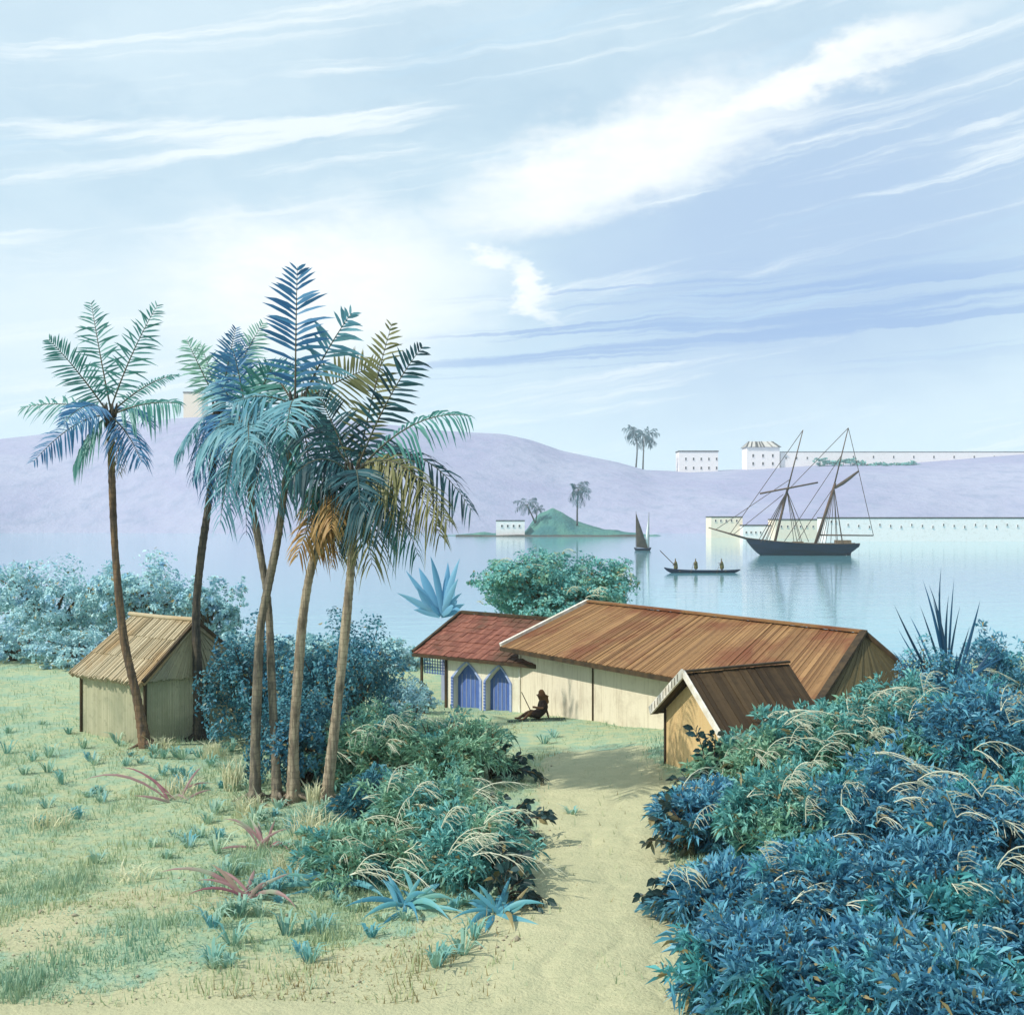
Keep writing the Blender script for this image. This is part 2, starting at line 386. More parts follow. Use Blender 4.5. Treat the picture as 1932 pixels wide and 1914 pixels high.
def ground_mat():
    m, t, b = new_mat('ground_soil')
    oc = coords(t)
    n1 = t.noise(oc, 0.35, 6, 0.6, 0.5); n2 = t.noise(oc, 2.6, 6, 0.65); n3 = t.noise(oc, 16, 5, 0.65)
    s = attr(t)
    green = t.mix(t.ramp(n2, 0.35, 0.65), (0.28, 0.40, 0.27), (0.42, 0.45, 0.27))
    green = t.mix(t.m('MULTIPLY', t.ramp(n1, 0.5, 0.68), 0.55), green, (0.17, 0.36, 0.31))
    sand = t.mix(t.ramp(n2, 0.3, 0.7), (0.47, 0.46, 0.29), (0.41, 0.415, 0.26))
    sand = t.mix(t.m('MULTIPLY', t.ramp(n3, 0.52, 0.72), 0.5), sand, (0.28, 0.26, 0.16))
    k = t.m('ADD', s, t.m('MULTIPLY', t.m('SUBTRACT', n2, 0.5), 0.9))
    c = t.mix(t.ramp(k, 0.35, 0.65), green, sand)
    t.l.new(c, b.inputs['Base Color']); b.inputs['Roughness'].default_value = 0.95
    b.inputs['Specular IOR Level'].default_value = 0.1
    bump(t, b, t.m('ADD', n3, t.m('MULTIPLY', n2, 1.5)), 0.7, 0.06)
    return m
M['ground'] = ground_mat()
def water_mat():
    m, t, b = new_mat('lagoon_water')
    oc = coords(t)
    b.inputs['Base Color'].default_value = (0.16, 0.40, 0.47, 1); b.inputs['Roughness'].default_value = 0.05
    b.inputs['IOR'].default_value = 1.33; b.inputs['Specular IOR Level'].default_value = 0.75
    mp = t.add('ShaderNodeMapping'); mp.inputs['Scale'].default_value = (0.25, 1.0, 1); t.l.new(oc, mp.inputs['Vector'])
    n = t.m('ADD', t.noise(mp.outputs[0], 0.35, 4, 0.6), t.m('MULTIPLY', t.noise(mp.outputs[0], 1.6, 3, 0.55), 0.25))
    bump(t, b, n, 0.08, 0.5)
    return m
M['water'] = water_mat()
def hill_mat(name, c1, c2, c3, sc):
    m, t, b = new_mat(name)
    oc = coords(t)
    n1 = t.noise(oc, sc, 7, 0.6, 0.4); n2 = t.noise(oc, sc*9, 6, 0.65)
    c = t.mix(t.ramp(n1, 0.36, 0.64), c1, c2); c = t.mix(t.m('MULTIPLY', t.ramp(n2, 0.45, 0.7), 0.65), c, c3)
    t.l.new(c, b.inputs['Base Color']); b.inputs['Roughness'].default_value = 0.95; b.inputs['Specular IOR Level'].default_value = 0.05
    bump(t, b, n2, 0.55, 3.0)
    return m
M['hill'] = hill_mat('far_hill', (0.30, 0.305, 0.435), (0.35, 0.365, 0.475), (0.25, 0.285, 0.395), 0.01)  # lavender base colour carries part of the distance haze

# ------------------------------------------------------------------ setting: ground, path, water, hills
def fbm(x, y, seed, octv=5, f=1.0):
    r = np.random.default_rng(seed); z = 0*x; a = 1.0
    for _ in range(octv):
        for _ in range(3):
            th = r.uniform(0, math.pi); p = r.uniform(0, 6.28)
            z = z+a*np.sin(f*(x*math.cos(th)+y*math.sin(th))+p)/3
        a *= 0.5; f *= 2.05
    return z
def sand_np(x, y):
    """1 where the soil is bare and sandy"""
    z = hnp(x, y); dx = CX+x/y*FPX; dy = HY+(CAM.z-z)/y*FPX
    lowleft = .72*sstep(1620, 1880, dy+130*fbm(x*1.1, y*1.3, 21, 4))*(1-sstep(900, 1400, dx))
    cx_ = np.interp(dy, [1400, 1450, 1500, 1600, 1700, 1800, 2000], [1120, 1130, 1145, 1140, 1120, 1090, 1050])
    hw = np.interp(dy, [1400, 1450, 1500, 1600, 1700, 1800, 2000], [60, 120, 130, 130, 160, 260, 420])
    pth = (1-sstep(0.75, 1.25, np.abs(dx-cx_)/hw))*sstep(1385, 1450, dy)
    return np.clip(np.maximum(lowleft, pth), 0, 1)*(y > 5)
def grid_obj(name, xs, ys, zf, tf, mat):
    X, Y = np.meshgrid(xs, ys); Z = zf(X, Y); T = tf(X, Y)
    V = np.stack([X, Y, Z], -1).reshape(-1, 3); ny, nx = X.shape
    i = np.arange(ny-1)[:, None]*nx+np.arange(nx-1)[None]
    F = np.stack([i, i+1, i+nx+1, i+nx], -1).reshape(-1, 4)
    return np_mesh(name, V, F, T.ravel(), mat, smooth=True)
def spaced(lo, a, b, hi, d, g=1.18):
    c = list(np.arange(a, b+1e-6, d)); s = d; v = a; pre = []
    while v > lo: s *= g; v -= s; pre.append(max(v, lo))
    s = d; v = b; post = []
    while v < hi: s *= g; v += s; post.append(min(v, hi))
    return np.array(pre[::-1]+c+post)
gx = spaced(-900, -26, 26, 900, 0.3); gy = spaced(-120, 12, 62, 420, 0.3)
tag(grid_obj('ground', gx, gy, hnp, lambda x, y: sand_np(x, np.maximum(y, 1.0)), M['ground']), kind='structure')
def build_path():
    n = 60; ys = np.linspace(16.0, 33.0, 220)
    V = []; T = []; F = []
    for k, y in enumerate(ys):
        dy = HY+CAM.z/y*FPX
        cx_ = np.interp(dy, [1400, 1450, 1500, 1600, 1700, 1800, 2000], [1120, 1130, 1145, 1140, 1120, 1090, 1050])
        hw = np.interp(dy, [1400, 1450, 1500, 1600, 1700, 1800, 2000], [60, 105, 110, 110, 130, 150, 190])
        jl, jr = 0.10*math.sin(y*3.1)+0.07*math.sin(y*7.7), 0.10*math.sin(y*2.7+1)+0.06*math.sin(y*8.9)
        xa = (cx_-hw-CX)/FPX*y+jl; xb = (cx_+hw-CX)/FPX*y+jr
        for j in range(n+1):
            x = xa+(xb-xa)*j/n
            u_ = 2*j/n-1; ed = max(0, 1-abs(u_)**6); wob = .12*math.sin(y*1.1)+.06*math.sin(y*2.7)
            rut = sum(math.exp(-((u_-c_-wob)/.10)**2) for c_ in (-.33, .3))*(.6+.4*math.sin(y*2.1+1))
            V.append((x, y, h(x, y)-0.012+ed*(0.06-.025*rut+.006*math.sin(x*9+y*5)*math.sin(y*8-x*3)))); T.append(1.0)
    for k in range(len(ys)-1):
        for j in range(n): a = k*(n+1)+j; F.append((a, a+1, a+n+2, a+n+1))
    tag(np_mesh('path', V, F, T, M['ground'], smooth=True), kind='structure')
build_path()
ws = MB(); ws.face([(-2400, 40, -2), (2400, 40, -2), (2400, 2400, -2), (-2400, 2400, -2)])
tag(ws.build('water', M['water']), kind='structure')

def ridge(name, prof, y0, y1, y2, mat, amp, seed, dx0=-400, dx1=2300):
    """hills whose crest at depth y1 follows the skyline profile; they rise from the water at y0 and fall to y2"""
    xs = np.linspace((dx0-CX)/FPX*y1, (dx1-CX)/FPX*y1, 260); vs = np.linspace(0, 1, 70)
    px = CX+xs/y1*FPX
    crest = CAM.z+(HY-np.interp(px, *zip(*prof)))/FPX*y1
    V = []; nx = len(xs)
    yc = y1+40*np.sin(xs*0.006)
    for v in vs:
        if v < 0.75:
            s = v/0.75; Y = y0+(yc-y0)*s+18*np.sin(xs*0.02+1)*(1-s); e = np.sin(s*math.pi/2)**0.9
        else:
            s = (v-0.75)/0.25; Y = yc+(y2-yc)*s; e = 1-s*s
        z = -4+(crest+4)*e+amp*fbm(xs*0.02, Y*0.02, seed)*np.sin(np.clip(e, 0, 1)*math.pi)**0.8
        V.append(np.stack([xs*(0.4+0.6*Y/y1), Y, z], -1))
    V = np.concatenate(V); i = np.arange(len(vs)-1)[:, None]*nx+np.arange(nx-1)[None]
    F = np.stack([i, i+1, i+nx+1, i+nx], -1).reshape(-1, 4)
    tag(np_mesh(name, V, F, np.full(len(V), .5), mat, smooth=True), kind='structure')
ridge('hills', [(-400, 850), (0, 838), (150, 822), (260, 810), (350, 799), (500, 792), (700, 804), (840, 817), (950, 821), (1000, 831), (1060, 851),
               (1110, 861), (1165, 872), (1215, 886), (1300, 889), (1430, 882), (1480, 878), (1560, 872), (1700, 868), (1790, 862), (1950, 852), (2300, 850)], 640, 900, 1150, M['hill'], 2.6, 5)

# ------------------------------------------------------------------ houses
def roof_slope(mb, a, b, c, d, n, th=0.06, jit=0.012, rows=1, seg=1, rnd=None):
    """boards running from eave a-b up to ridge d-c, each its own strip with its own height"""
    rnd = rnd or random
    a, b, c, d = map(Vector, (a, b, c, d))
    nrm = (b-a).cross(((c+d)*0.5-(a+b)*0.5)).normalized()
    if nrm.z < 0: nrm = -nrm
    for i in range(n):
        f0, f1 = i/n, (i+1)/n
        for r in range(rows):
            g0, g1 = r/rows, (r+1)/rows
            P = lambda f, g: (a.lerp(b, f)).lerp(d.lerp(c, f), g)
            o = nrm*(rnd.uniform(-jit, jit)); lift = nrm*(0.018 if rows > 1 else 0)
            q = [P(f0, g0)+lift, P(f1, g0)+lift, P(f1, g1), P(f0, g1)]
            gap = 0.06*(q[1]-q[0]); q[0] = q[0]+gap; q[3] = q[3]+0.06*(q[2]-q[3])
            if r == 0:
                sl_ = (q[0]-q[3]).normalized()*rnd.uniform(0, .07)*(th/.06); q[0] = q[0]+sl_; q[1] = q[1]+sl_
            q = [p+o for p in q]
            lo = [p-nrm*th for p in q]
            mb.mesh(q+lo, [(0, 1, 2, 3), (7, 6, 5, 4), (0, 4, 5, 1), (1, 5, 6, 2), (2, 6, 7, 3), (3, 7, 4, 0)], rnd.random())
def beam(mb, a, b, w, hgt, tint=0.5):
    a, b = Vector(a), Vector(b); t = (b-a); up = Vector((0, 0, 1)); s = t.cross(up)
    s = s.normalized()*w if s.length > 1e-5 else Vector((w, 0, 0)); u = s.cross(t).normalized()*hgt
    mb.box(a-s/2-u/2, t, s, u, tint)
def extrude_poly(mb, outer, holes, org, us, n, th, tint=0.5):
    """a wall in the plane org + s*us + z*Z with real openings, th thick along n"""
    org, us, n = Vector(org), Vector(us), Vector(n); Z = Vector((0, 0, 1))
    loops = [[Vector((p[0], p[1], 0)) for p in L] for L in [outer]+holes]
    flat = [p for L in loops for p in L]
    P = [org+us*p.x+Z*p.y for p in flat]; k = len(P)
    tris = tessellate_polygon(loops)
    F = [tuple(t) for t in tris]+[tuple(i+k for i in reversed(t)) for t in tris]
    b = 0
    for L in loops:
        m = len(L)
        for i in range(m): F.append((b+i, b+(i+1) % m, b+(i+1) % m+k, b+i+k))
        b += m
    mb.mesh(P+[p+n*th for p in P], F, tint)
def on_plane(dx, dy, org, us):
    """(s, z) of the sight line through a picture point on a vertical plane"""
    r = Vector(((dx-CX)/FPX, 1, -(dy-HY)/FPX)); org, us = Vector(org), Vector(us); nn = Vector((-us.y, us.x, 0))
    t = (org-CAM).dot(nn)/r.dot(nn); p = CAM+r*t
    return (p-org).dot(us), p.z
ZV = Vector((0, 0, 1))

# --- big plastered house
EZ = 1.95
P0 = Vector((-0.39, 43.67, EZ)); P2 = Vector((7.52, 30.3, EZ))
HD = (P2-P0).normalized(); HL = (P2-P0).length; HN = Vector((-HD.y, HD.x, 0))
if HN.x < 0: HN = -HN
RW, BW, RZ, BZ = 3.72, 1.5, 3.36, 1.15
house = tag(empty('plastered_house', P0+HD*HL/2+HN*2.5-ZV*1.95, 0), 'long low cream plastered house with a brown board roof ending in a hip', 'house')
ra = P0+HN*RW; ra.z = RZ
rb = P2-HD*2.06+HN*RW; rb.z = RZ-0.05
b0 = P0+HN*(RW+BW); b0.z = BZ
b2 = P2+HN*(RW+BW); b2.z = BZ
rf = MB(); roof_slope(rf, P0, P2, rb, ra, 150, 0.05, 0.014)
roof_slope(rf, b0, b2, rb, ra, 60)
roof = rf.build('roof', M['roof_main'], house)
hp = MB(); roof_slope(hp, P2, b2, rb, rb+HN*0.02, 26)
hp_o = hp.build('hip_end', M['roof_hip_shaded'], roof)
hp_o['label'] = 'olive brown boarded hip with painted-in shade at the right end of the roof'
cp = MB(); beam(cp, ra+ZV*0.05, rb+ZV*0.05, 0.22, 0.07); cp.build('ridge_cap', M['roof_main'], roof)
for (u, v) in ((rb+ZV*0.05, P2+ZV*0.04), (rb+ZV*0.05, b2+ZV*0.04)):
    cp = MB(); beam(cp, u, v, 0.2, 0.09); cp.build('hip_board', M['wood_dark'], roof)
vb = MB(); beam(vb, P0-HD*0.03+ZV*0.03, ra-HD*0.03+ZV*0.05, 0.14, 0.13); vo = vb.build('barge_board', M['wood_pale'], roof); vo['label'] = 'whitewashed barge board on the left roof edge'
fb = MB(); beam(fb, P0-HN*0.02-ZV*0.10, P2-HN*0.02-ZV*0.10, 0.06, 0.14); fb.build('fascia', M['wood_dark'], roof)
IN = 0.55
wl = MB()
W0 = P0+HD*0.35+HN*IN; W2 = P2-HD*0.5+HN*IN
LW = (W2-W0).length; zt = EZ+0.08
extrude_poly(wl, [(0, -1.4), (LW, -1.4), (LW, zt), (0, zt)], [], (W0.x, W0.y, 0), HD, HN, 0.3)
dep = RW+BW-0.75
gz = lambda k: 1.83+(3.2-1.83)*(k/(RW-IN)) if k < RW-IN else 3.2-(3.2-1.5)*((k-(RW-IN))/(dep-(RW-IN)))
for (o, hip) in ((W0, False), (W2, True)):
    prof = [(0, -1.4), (dep, -1.4), (dep, 1.0)]+([] if hip else [(RW-IN, 3.15)])+[(0, 1.75)]
    sh = Vector((o.x, o.y, 0))+HN*0.303+HD*(0.0 if not hip else -0.3)
    extrude_poly(wl, [(max(p[0]-0.303, 0), p[1]) for p in prof], [], sh, HN, HD, 0.297)
bk = Vector((W0.x, W0.y, 0))+HN*(dep+0.003); extrude_poly(wl, [(0, -1.4), (LW, -1.4), (LW, 1.1), (0, 1.1)], [], bk, HD, HN, 0.25)
wl.build('wall', M['plaster'], house)
for s in (0.02, 4.6, 9.3):
    ps = MB(); ps.box(Vector((W0.x, W0.y, -1.3))+HD*s-HN*0.05, HD*(0.09 if s < 1 else .035), HN*0.047, ZV*(1.3+EZ-0.1)); ps.build('wall_post', M['wood_dark'] if s > 1 else M['wood_pale'], house)

# --- annex with pointed arches
AZ = 1.40
E0 = Vector((-3.71, 46.5, AZ)); E1 = Vector((0.167, 43.3, AZ))
AD = (E1-E0).normalized(); AN = Vector((-AD.y, AD.x, 0)); AL = (E1-E0).length+0.9
annex = tag(empty('arched_annex', E0+AD*2.4+AN*2-ZV*1.9), 'low red-roofed annex with two pointed blue archways and a lattice porch', 'house')
r0 = E0+AN*2.69+AD*0.02; r0.z = 2.72
r1 = r0+AD*AL; r1.z = 2.66
e1 = E0+AD*AL
kb = E0+AN*5.2; kb.z = AZ; kb1 = kb+AD*AL
rf = MB(); roof_slope(rf, E0, e1, r1, r0, 34, 0.05, 0.012, 9); roof_slope(rf, kb, kb1, r1, r0, 30, 0.05, 0.012, 5)
aroof = rf.build('roof', M['roof_wing'], annex)
for (u, v, nm, mt) in ((E0-AD*0.03+ZV*0.03, r0-AD*0.03+ZV*0.05, 'barge_board', 'wood_dark'), (r0+ZV*0.06, r1+ZV*0.06, 'ridge_cap', 'wood_dark'), (E0-AN*0.02-ZV*0.08, e1-AN*0.02-ZV*0.08, 'fascia', 'wood_dark')):
    x = MB(); beam(x, u, v, 0.12, 0.11); x.build(nm, M[mt], aroof)
WI = 0.3
wo = Vector((E0.x, E0.y, 0))+AN*WI
zb = -1.2
sz = lambda dx, dy: on_plane(dx, dy, wo, AD)
s_post, _ = sz(795, 1300); s_wall, _ = sz(843, 1300)
s_end = AL-0.3
def arch(l, r, ax, ay, sh, by):
    sl, zl = sz(l, by); sr, zr = sz(r, by); sa, za = sz(ax, ay); _, zs1 = sz(l, sh)
    return [(sl, zl), (sl, zs1), (sl+(sa-sl)*0.5, zs1+(za-zs1)*0.58), (sa, za), (sa+(sr-sa)*0.5, zs1+(za-zs1)*0.58), (sr, zs1), (sr, zl)]
A1 = arch(856, 905, 881, 1249, 1277, 1338); A2 = arch(917, 962, 942, 1256, 1284, 1344)
wl = MB()
extrude_poly(wl, [(s_wall, zb), (s_end, zb), (s_end, AZ+0.06), (s_wall, AZ+0.06)], [A1, A2], wo, AD, AN, 0.32)
wb = wo+AN*(5.2-0.9); extrude_poly(wl, [(s_post, zb), (s_end, zb), (s_end, AZ+0.05), (s_post, AZ+0.05)], [], wb, AD, AN, 0.25)
wl.build('wall', M['plaster_wing'], annex)
pw = MB()      # recessed porch: side and rear walls
po = wo+AD*s_wall+AN*0.323; extrude_poly(pw, [(0, zb), (3.9, zb), (3.9, AZ), (0, AZ)], [], po, AN, AD, 0.25)
extrude_poly(pw, [(0.0, zb), (s_wall-s_post-0.003, zb), (s_wall-s_post-0.003, AZ+0.2), (0.0, AZ+0.2)], [], wo+AD*s_post+AN*1.1, AD, AN, 0.2)
x = pw.build('porch_wall', M['shade_blue_wall'], annex)
for A in (A1, A2):
    dr = MB(); extrude_poly(dr, A, [], wo+AN*0.24, AD, AN, 0.05)
    d_o = dr.build('door', M['blue_paint'], annex)
    for k in range(1, 5):
        pass
    br = MB(); sa = (A[0][0]+A[-1][0])/2
    for k in range(1, 6):
        s = A[0][0]+(A[-1][0]-A[0][0])*k/6; top = A[1][1]+0.1
        br.box(wo+AN*0.225+AD*(s-0.012)+ZV*(A[0][1]+0.02), AD*0.024, AN*0.014, ZV*(top-A[0][1]))
    br.build('door_batten', M['shade_blue_wall'], d_o)
    fr = MB(); inner = A; c = Vector((sa, 0.55))
    grow = [((p[0]-c.x)*1.17+c.x, (p[1]-c.y)*1.12+c.y) for p in A]; grow[0] = (grow[0][0], A[0][1]); grow[-1] = (grow[-1][0], A[-1][1])
    for i in range(len(A)-1):
        q = [A[i], A[i+1], grow[i+1], grow[i]]
        extrude_poly(fr, q, [], wo-AN*0.035, AD, AN, 0.033)
    fr.build('arch_frame', M['frame_pale'], annex)
    # notched blocks up the left jamb
    zz = A[0][1]+0.05
    while zz < A[1][1]:
        nb = MB(); nb.box(wo-AN*0.055+AD*(grow[0][0]+0.01)+ZV*zz, AD*(A[0][0]-grow[0][0]-0.02), AN*0.018, ZV*0.05); zz += 0.11
        nb.build('jamb_block', M['blue_paint'], annex)
for s in (s_post, s_wall-0.06):
    ps = MB(); ps.box(wo+AD*s-AN*0.06+ZV*zb, AD*0.1, AN*0.055, ZV*(AZ-zb)); ps.build('porch_post', M['wood_dark'], annex)
lt = MB(); wdt = s_wall-s_post-0.1
for k in range(9):
    lt.box(wo+AD*(s_post+0.1+wdt*k/9)+AN*0.05+ZV*0.62, AD*0.03, AN*0.02, ZV*(AZ-0.62))
for k in range(7):
    lt.box(wo+AD*(s_post+0.1)+AN*0.075+ZV*(0.64+k*0.11), AD*wdt, AN*0.018, ZV*0.028)
lt.build('lattice', M['blue_paint'], annex)

# --- small ochre hut in front of the house
KS = 0.94
hc = lambda x, y, z: Vector((x*KS, y*KS, CAM.z-(CAM.z-z)*KS))
GL = hc(4.0, 32.6, 1.55); GR = hc(5.14, 29.1, 1.35); ezh = (GL.z+GR.z)/2; GL.z = GR.z = ezh
GD = (GR-GL).normalized(); GW = (GR-GL).length; GN = Vector((-GD.y, GD.x, 0)); GN = GN if GN.x > 0 else -GN
AP = (GL+GR)/2; AP.z = 2.84
DL = 2.5
hut = tag(empty('ochre_hut', (GL+GR)/2+GN*1.2-ZV*ezh), 'small ochre gabled hut with dark brown roof and white barge boards', 'hut')
ROV = 0.28
def slope_pt(f, off): # f -1 left eave, 0 ridge, 1 right eave
    p = AP.lerp(GL if f < 0 else GR, abs(f)); return p+GN*off
lext = AP+(GL-AP)*1.07; rext = AP+(GR-AP)*1.10
rf = MB()
APB = AP+GN*DL+ZV*.13
roof_slope(rf, lext-GN*ROV, lext+GN*DL, APB, AP-GN*ROV, 14); roof_slope(rf, rext-GN*ROV, rext+GN*DL, APB, AP-GN*ROV, 26)
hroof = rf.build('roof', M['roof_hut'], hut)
for (q, wd) in ((lext, 0.20), (rext, 0.15)):
    x = MB(); beam(x, q-GN*(ROV+0.03)+ZV*0.02, AP-GN*(ROV+0.03)+ZV*0.02, 0.05, wd)
    bo = x.build('barge_board', M['wood_pale'], hroof)
    if wd > 0.16:
        for k in range(1, 11):
            y_ = MB()
            p = (q-GN*(ROV+0.06)+ZV*0.02).lerp(AP-GN*(ROV+0.06)+ZV*0.02, k/11.5)
            y_.box(p-GD*0.012-ZV*0.09, GD*0.024, GN*0.012, ZV*0.18)
            y_.build('roof_slat', M['wood_dark'], bo)
x = MB(); beam(x, AP-GN*ROV+ZV*0.05, APB+ZV*0.05, 0.14, 0.05); x.build('ridge_cap', M['wood_dark'], hroof)
wl = MB(); g0 = Vector((GL.x, GL.y, 0)); m_ = 0.12
gap = 0.10
extrude_poly(wl, [(m_, -0.9), (GW-m_, -0.9), (GW-m_, ezh+0.02), (GW/2, AP.z-gap), (m_, ezh+0.02)], [], g0, GD, GN, 0.18)
extrude_poly(wl, [(m_, -0.9), (GW-m_, -0.9), (GW-m_, ezh+0.02), (GW/2, AP.z-gap), (m_, ezh+0.02)], [], g0+GN*(DL-0.4), GD, GN, 0.18)
for s in (m_, GW-m_-0.18):
    extrude_poly(wl, [(0, -0.9), (DL-0.59, -0.9), (DL-0.59, ezh), (0, ezh)], [], g0+GD*s+GN*0.183, GN, GD, 0.18)
wl.build('wall', M['ochre_wall'], hut)
for s in (m_-0.03, GW-m_-0.04):
    ps = MB(); ps.box(g0+GD*s-GN*0.04-ZV*0.9, GD*0.07, GN*0.037, ZV*(0.9+ezh)); ps.build('corner_post', M['wood_dark'], hut)

# --- thatched hut on the left
C0 = Vector((-10.45, 35.25, 0)); HU = Vector((-0.76, 0.65, 0)).normalized(); HV = Vector((0.65, 0.76, 0)).normalized()
TL, TW = 3.4, 3.4; TE, TR = 1.95, 3.42
thut = tag(empty('thatched_hut', C0+HU*1.7+HV*1.7), 'straw thatched hut with reed walls behind the two leftmost palms', 'hut')
o = 0.25
q = lambda u, v, z: C0+HU*u+HV*v+ZV*z
rf = MB(); rr = random.Random(4)
roof_slope(rf, q(-o, -o, TE-0.12), q(TL+o, -o, TE-0.12), q(TL, TW/2, TR), q(0, TW/2, TR), 110, 0.12, 0.025, 3, 1, rr)
roof_slope(rf, q(-o, TW+o, TE-0.12), q(TL+o, TW+o, TE-0.12), q(TL, TW/2, TR), q(0, TW/2, TR), 40, 0.12, 0.03, 3, 1, rr)
troof = rf.build('roof', M['thatch'], thut)
ge = MB(); roof_slope(ge, q(-o+0.1, -o+0.2, TE-0.1), q(-o+0.1, TW+o-0.2, TE-0.1), q(0.06, TW/2+0.02, TR-0.14), q(0.06, TW/2-0.02, TR-0.14), 40, 0.06, 0.02, 2, 1, rr)
go = ge.build('gable_thatch', M['thatch_end'], troof); go['label'] = 'grey brown thatched gable end'
x = MB(); beam(x, q(-o, -o, TE-0.1), q(0-0.02, TW/2, TR+0.02), 0.1, 0.09); beam(x, q(-o, TW+o, TE-0.1), q(0-0.02, TW/2, TR+0.02), 0.1, 0.09); x.build('verge_pole', M['wood_dark'], troof)
x = MB(); x.tube([q(-0.1, TW/2, TR+0.05), q(TL*0.5, TW/2, TR+0.03), q(TL+0.1, TW/2, TR+0.05)], 0.07, 8); x.build('ridge_roll', M['thatch'], troof)
wl = MB()
def reeds(a, b, zt, n):
    for k in range(n):
        p = a.lerp(b, (k+0.5)/n); w = (b-a).length/n
        wl.tube([p+ZV*(-0.7), p+ZV*zt], w*0.56, 6, rr.random())
reeds(q(0, 0, 0), q(TL, 0, 0), TE, 60); reeds(q(0, 0, 0), q(0, TW, 0), TE, 60); reeds(q(TL, 0, 0), q(TL, TW, 0), TE, 30); reeds(q(0, TW, 0), q(TL, TW, 0), TE, 30)
wl.build('wall', M['reed'], thut)
for (u, v) in ((0, 0), (TL, 0), (0, TW), (0, TW*0.62)):
    ps = MB(); ps.tube([q(u, v, -0.7)-HU*0.05-HV*0.05, q(u, v, TE-0.05)-HU*0.05-HV*0.05], 0.055, 7); ps.build('post', M['wood_dark'], thut)

# ------------------------------------------------------------------ palms
def bez(p0, p1, p2, t): return p0*(1-t)**2+p1*2*t*(1-t)+p2*t*t
def frond(name, p0, p2, parent, mat, sag=0.4, leaf=0.75, w=0.055, n=26, droop=0.35, face=None, rng=random, start=0.14, rad=0.028, rach='rachis', seg=10):
    p0, p2 = Vector(p0), Vector(p2); L = (p2-p0).length
    mid = (p0+p2)/2+ZV*sag+Vector((0, rng.uniform(-.12, .12)*L, 0))
    face = Vector(face) if face else Vector((rng.uniform(-.3, .3), -0.75+rng.uniform(-.2, .2), 0.75)).normalized()
    torn = rng.random() < .55; ph = rng.uniform(0, 6)
    mb = MB(); rb = MB()
    pts = [bez(p0, mid, p2, i/seg) for i in range(seg+1)]
    rb.tube(pts, [rad*(1-0.85*i/seg) for i in range(seg+1)], 5)
    for i in range(n):
        s = start+(1-start)*(i+0.3)/n
        p = bez(p0, mid, p2, s); T = (bez(p0, mid, p2, min(s+.02, 1.02))-bez(p0, mid, p2, s-.02)).normalized()
        S = T.cross(face)
        S = S.normalized() if S.length > 0.05 else T.orthogonal().normalized()
        ll = leaf*(0.45+0.55*math.sin(math.pi*min(1, s*0.95+0.08)))*(1.0 if s < .85 else 1-(s-.85)*2.2)
        for sd in (-1, 1):
            if rng.random() < 0.06: continue
            tear = .35*math.sin(i*1.7+ph+sd) if torn else 0
            fw = 0.35+0.75*s*s+rng.uniform(-.16, .16)+tear
            d = (S*sd+T*fw+face*rng.uniform(.02, .22)).normalized(); l = ll*rng.uniform(.82, 1.12)
            wv = face.cross(d).normalized()+face*rng.uniform(-.55, .55)
            wv = wv.normalized()*w*rng.uniform(.8, 1.2)*(0.6+0.4*ll/leaf)
            V = []; dr_ = droop*rng.uniform(.6, 1.6)+(.25 if rng.random() < .12 else 0)
            for k, (tt, ww) in enumerate(((0, .45), (.33, 1), (.7, .75), (1, .06))):
                c = p+d*l*tt-ZV*(dr_*l*tt*tt)
                if k == 3: V.append(c)
                else: V += [c-wv*ww*.5, c+wv*ww*.5]
            mb.mesh(V, [(0, 1, 3, 2), (2, 3, 5, 4), (4, 5, 6)], rng.random())
    f = mb.build(name, M[mat], parent)
    rb.build('rachis', M[rach], f, smooth=True)
    return f
def spline(pts, n):
    """Catmull-Rom through points"""
    P = [Vector(p) for p in pts]; P = [P[0]*2-P[1]]+P+[P[-1]*2-P[-2]]; out = []
    segs = len(P)-3
    for i in range(n+1):
        u = i/n*segs; k = min(int(u), segs-1); t = u-k
        a, b, c, d = P[k:k+4]
        out.append(0.5*((2*b)+(c-a)*t+(2*a-5*b+4*c-d)*t*t+(3*b-a-3*c+d)*t**3))
    return out
def trunk(px, Y, r0, r1, parent, mat, lean=0.0, flare=1.7, dark_roots=True):
    base = gnd(*px[0]); n = len(px)
    Y = Y or base.y
    pts = [at(x, y, Y+lean*i/(n-1)) for i, (x, y) in enumerate(px)]
    b = pts[0].copy(); b.z = h(b.x, b.y)-0.15; pts[0] = b
    S = spline(pts, 132); mb = MB(); rng = random.Random(int(px[0][0])); rad = []
    for i in range(len(S)):
        f = i/(len(S)-1); r = r0+(r1-r0)*f
        r *= 1+(flare-1)*math.exp(-f*16)
        rad.append(r*(1+0.07*((i % 4) == 0)+.05*math.sin(i*.13+px[0][0])+rng.uniform(-.035, .035)))
    mb.tube(S, rad, 12)
    o = mb.build('trunk', M[mat], parent, smooth=True)
    return S
def roots(base, parent, mat, k, rng, r=0.04, L=0.7):
    for j in range(k):
        a = 2*math.pi*(j+rng.random()*.6)/k; pts = []
        for i in range(6):
            f = i/5; x = base.x+math.cos(a+f*.4)*(0.08+L*f); y = base.y+math.sin(a+f*.4)*(0.08+L*f)
            pts.append(Vector((x, y, h(x, y)+0.20*(1-f)**2.2-0.07*f+0.01)))
        mb = MB(); mb.tube(pts, [r*(1.25-f*.22) for f in range(6)], 7); mb.build('root', M[mat], parent, smooth=True)

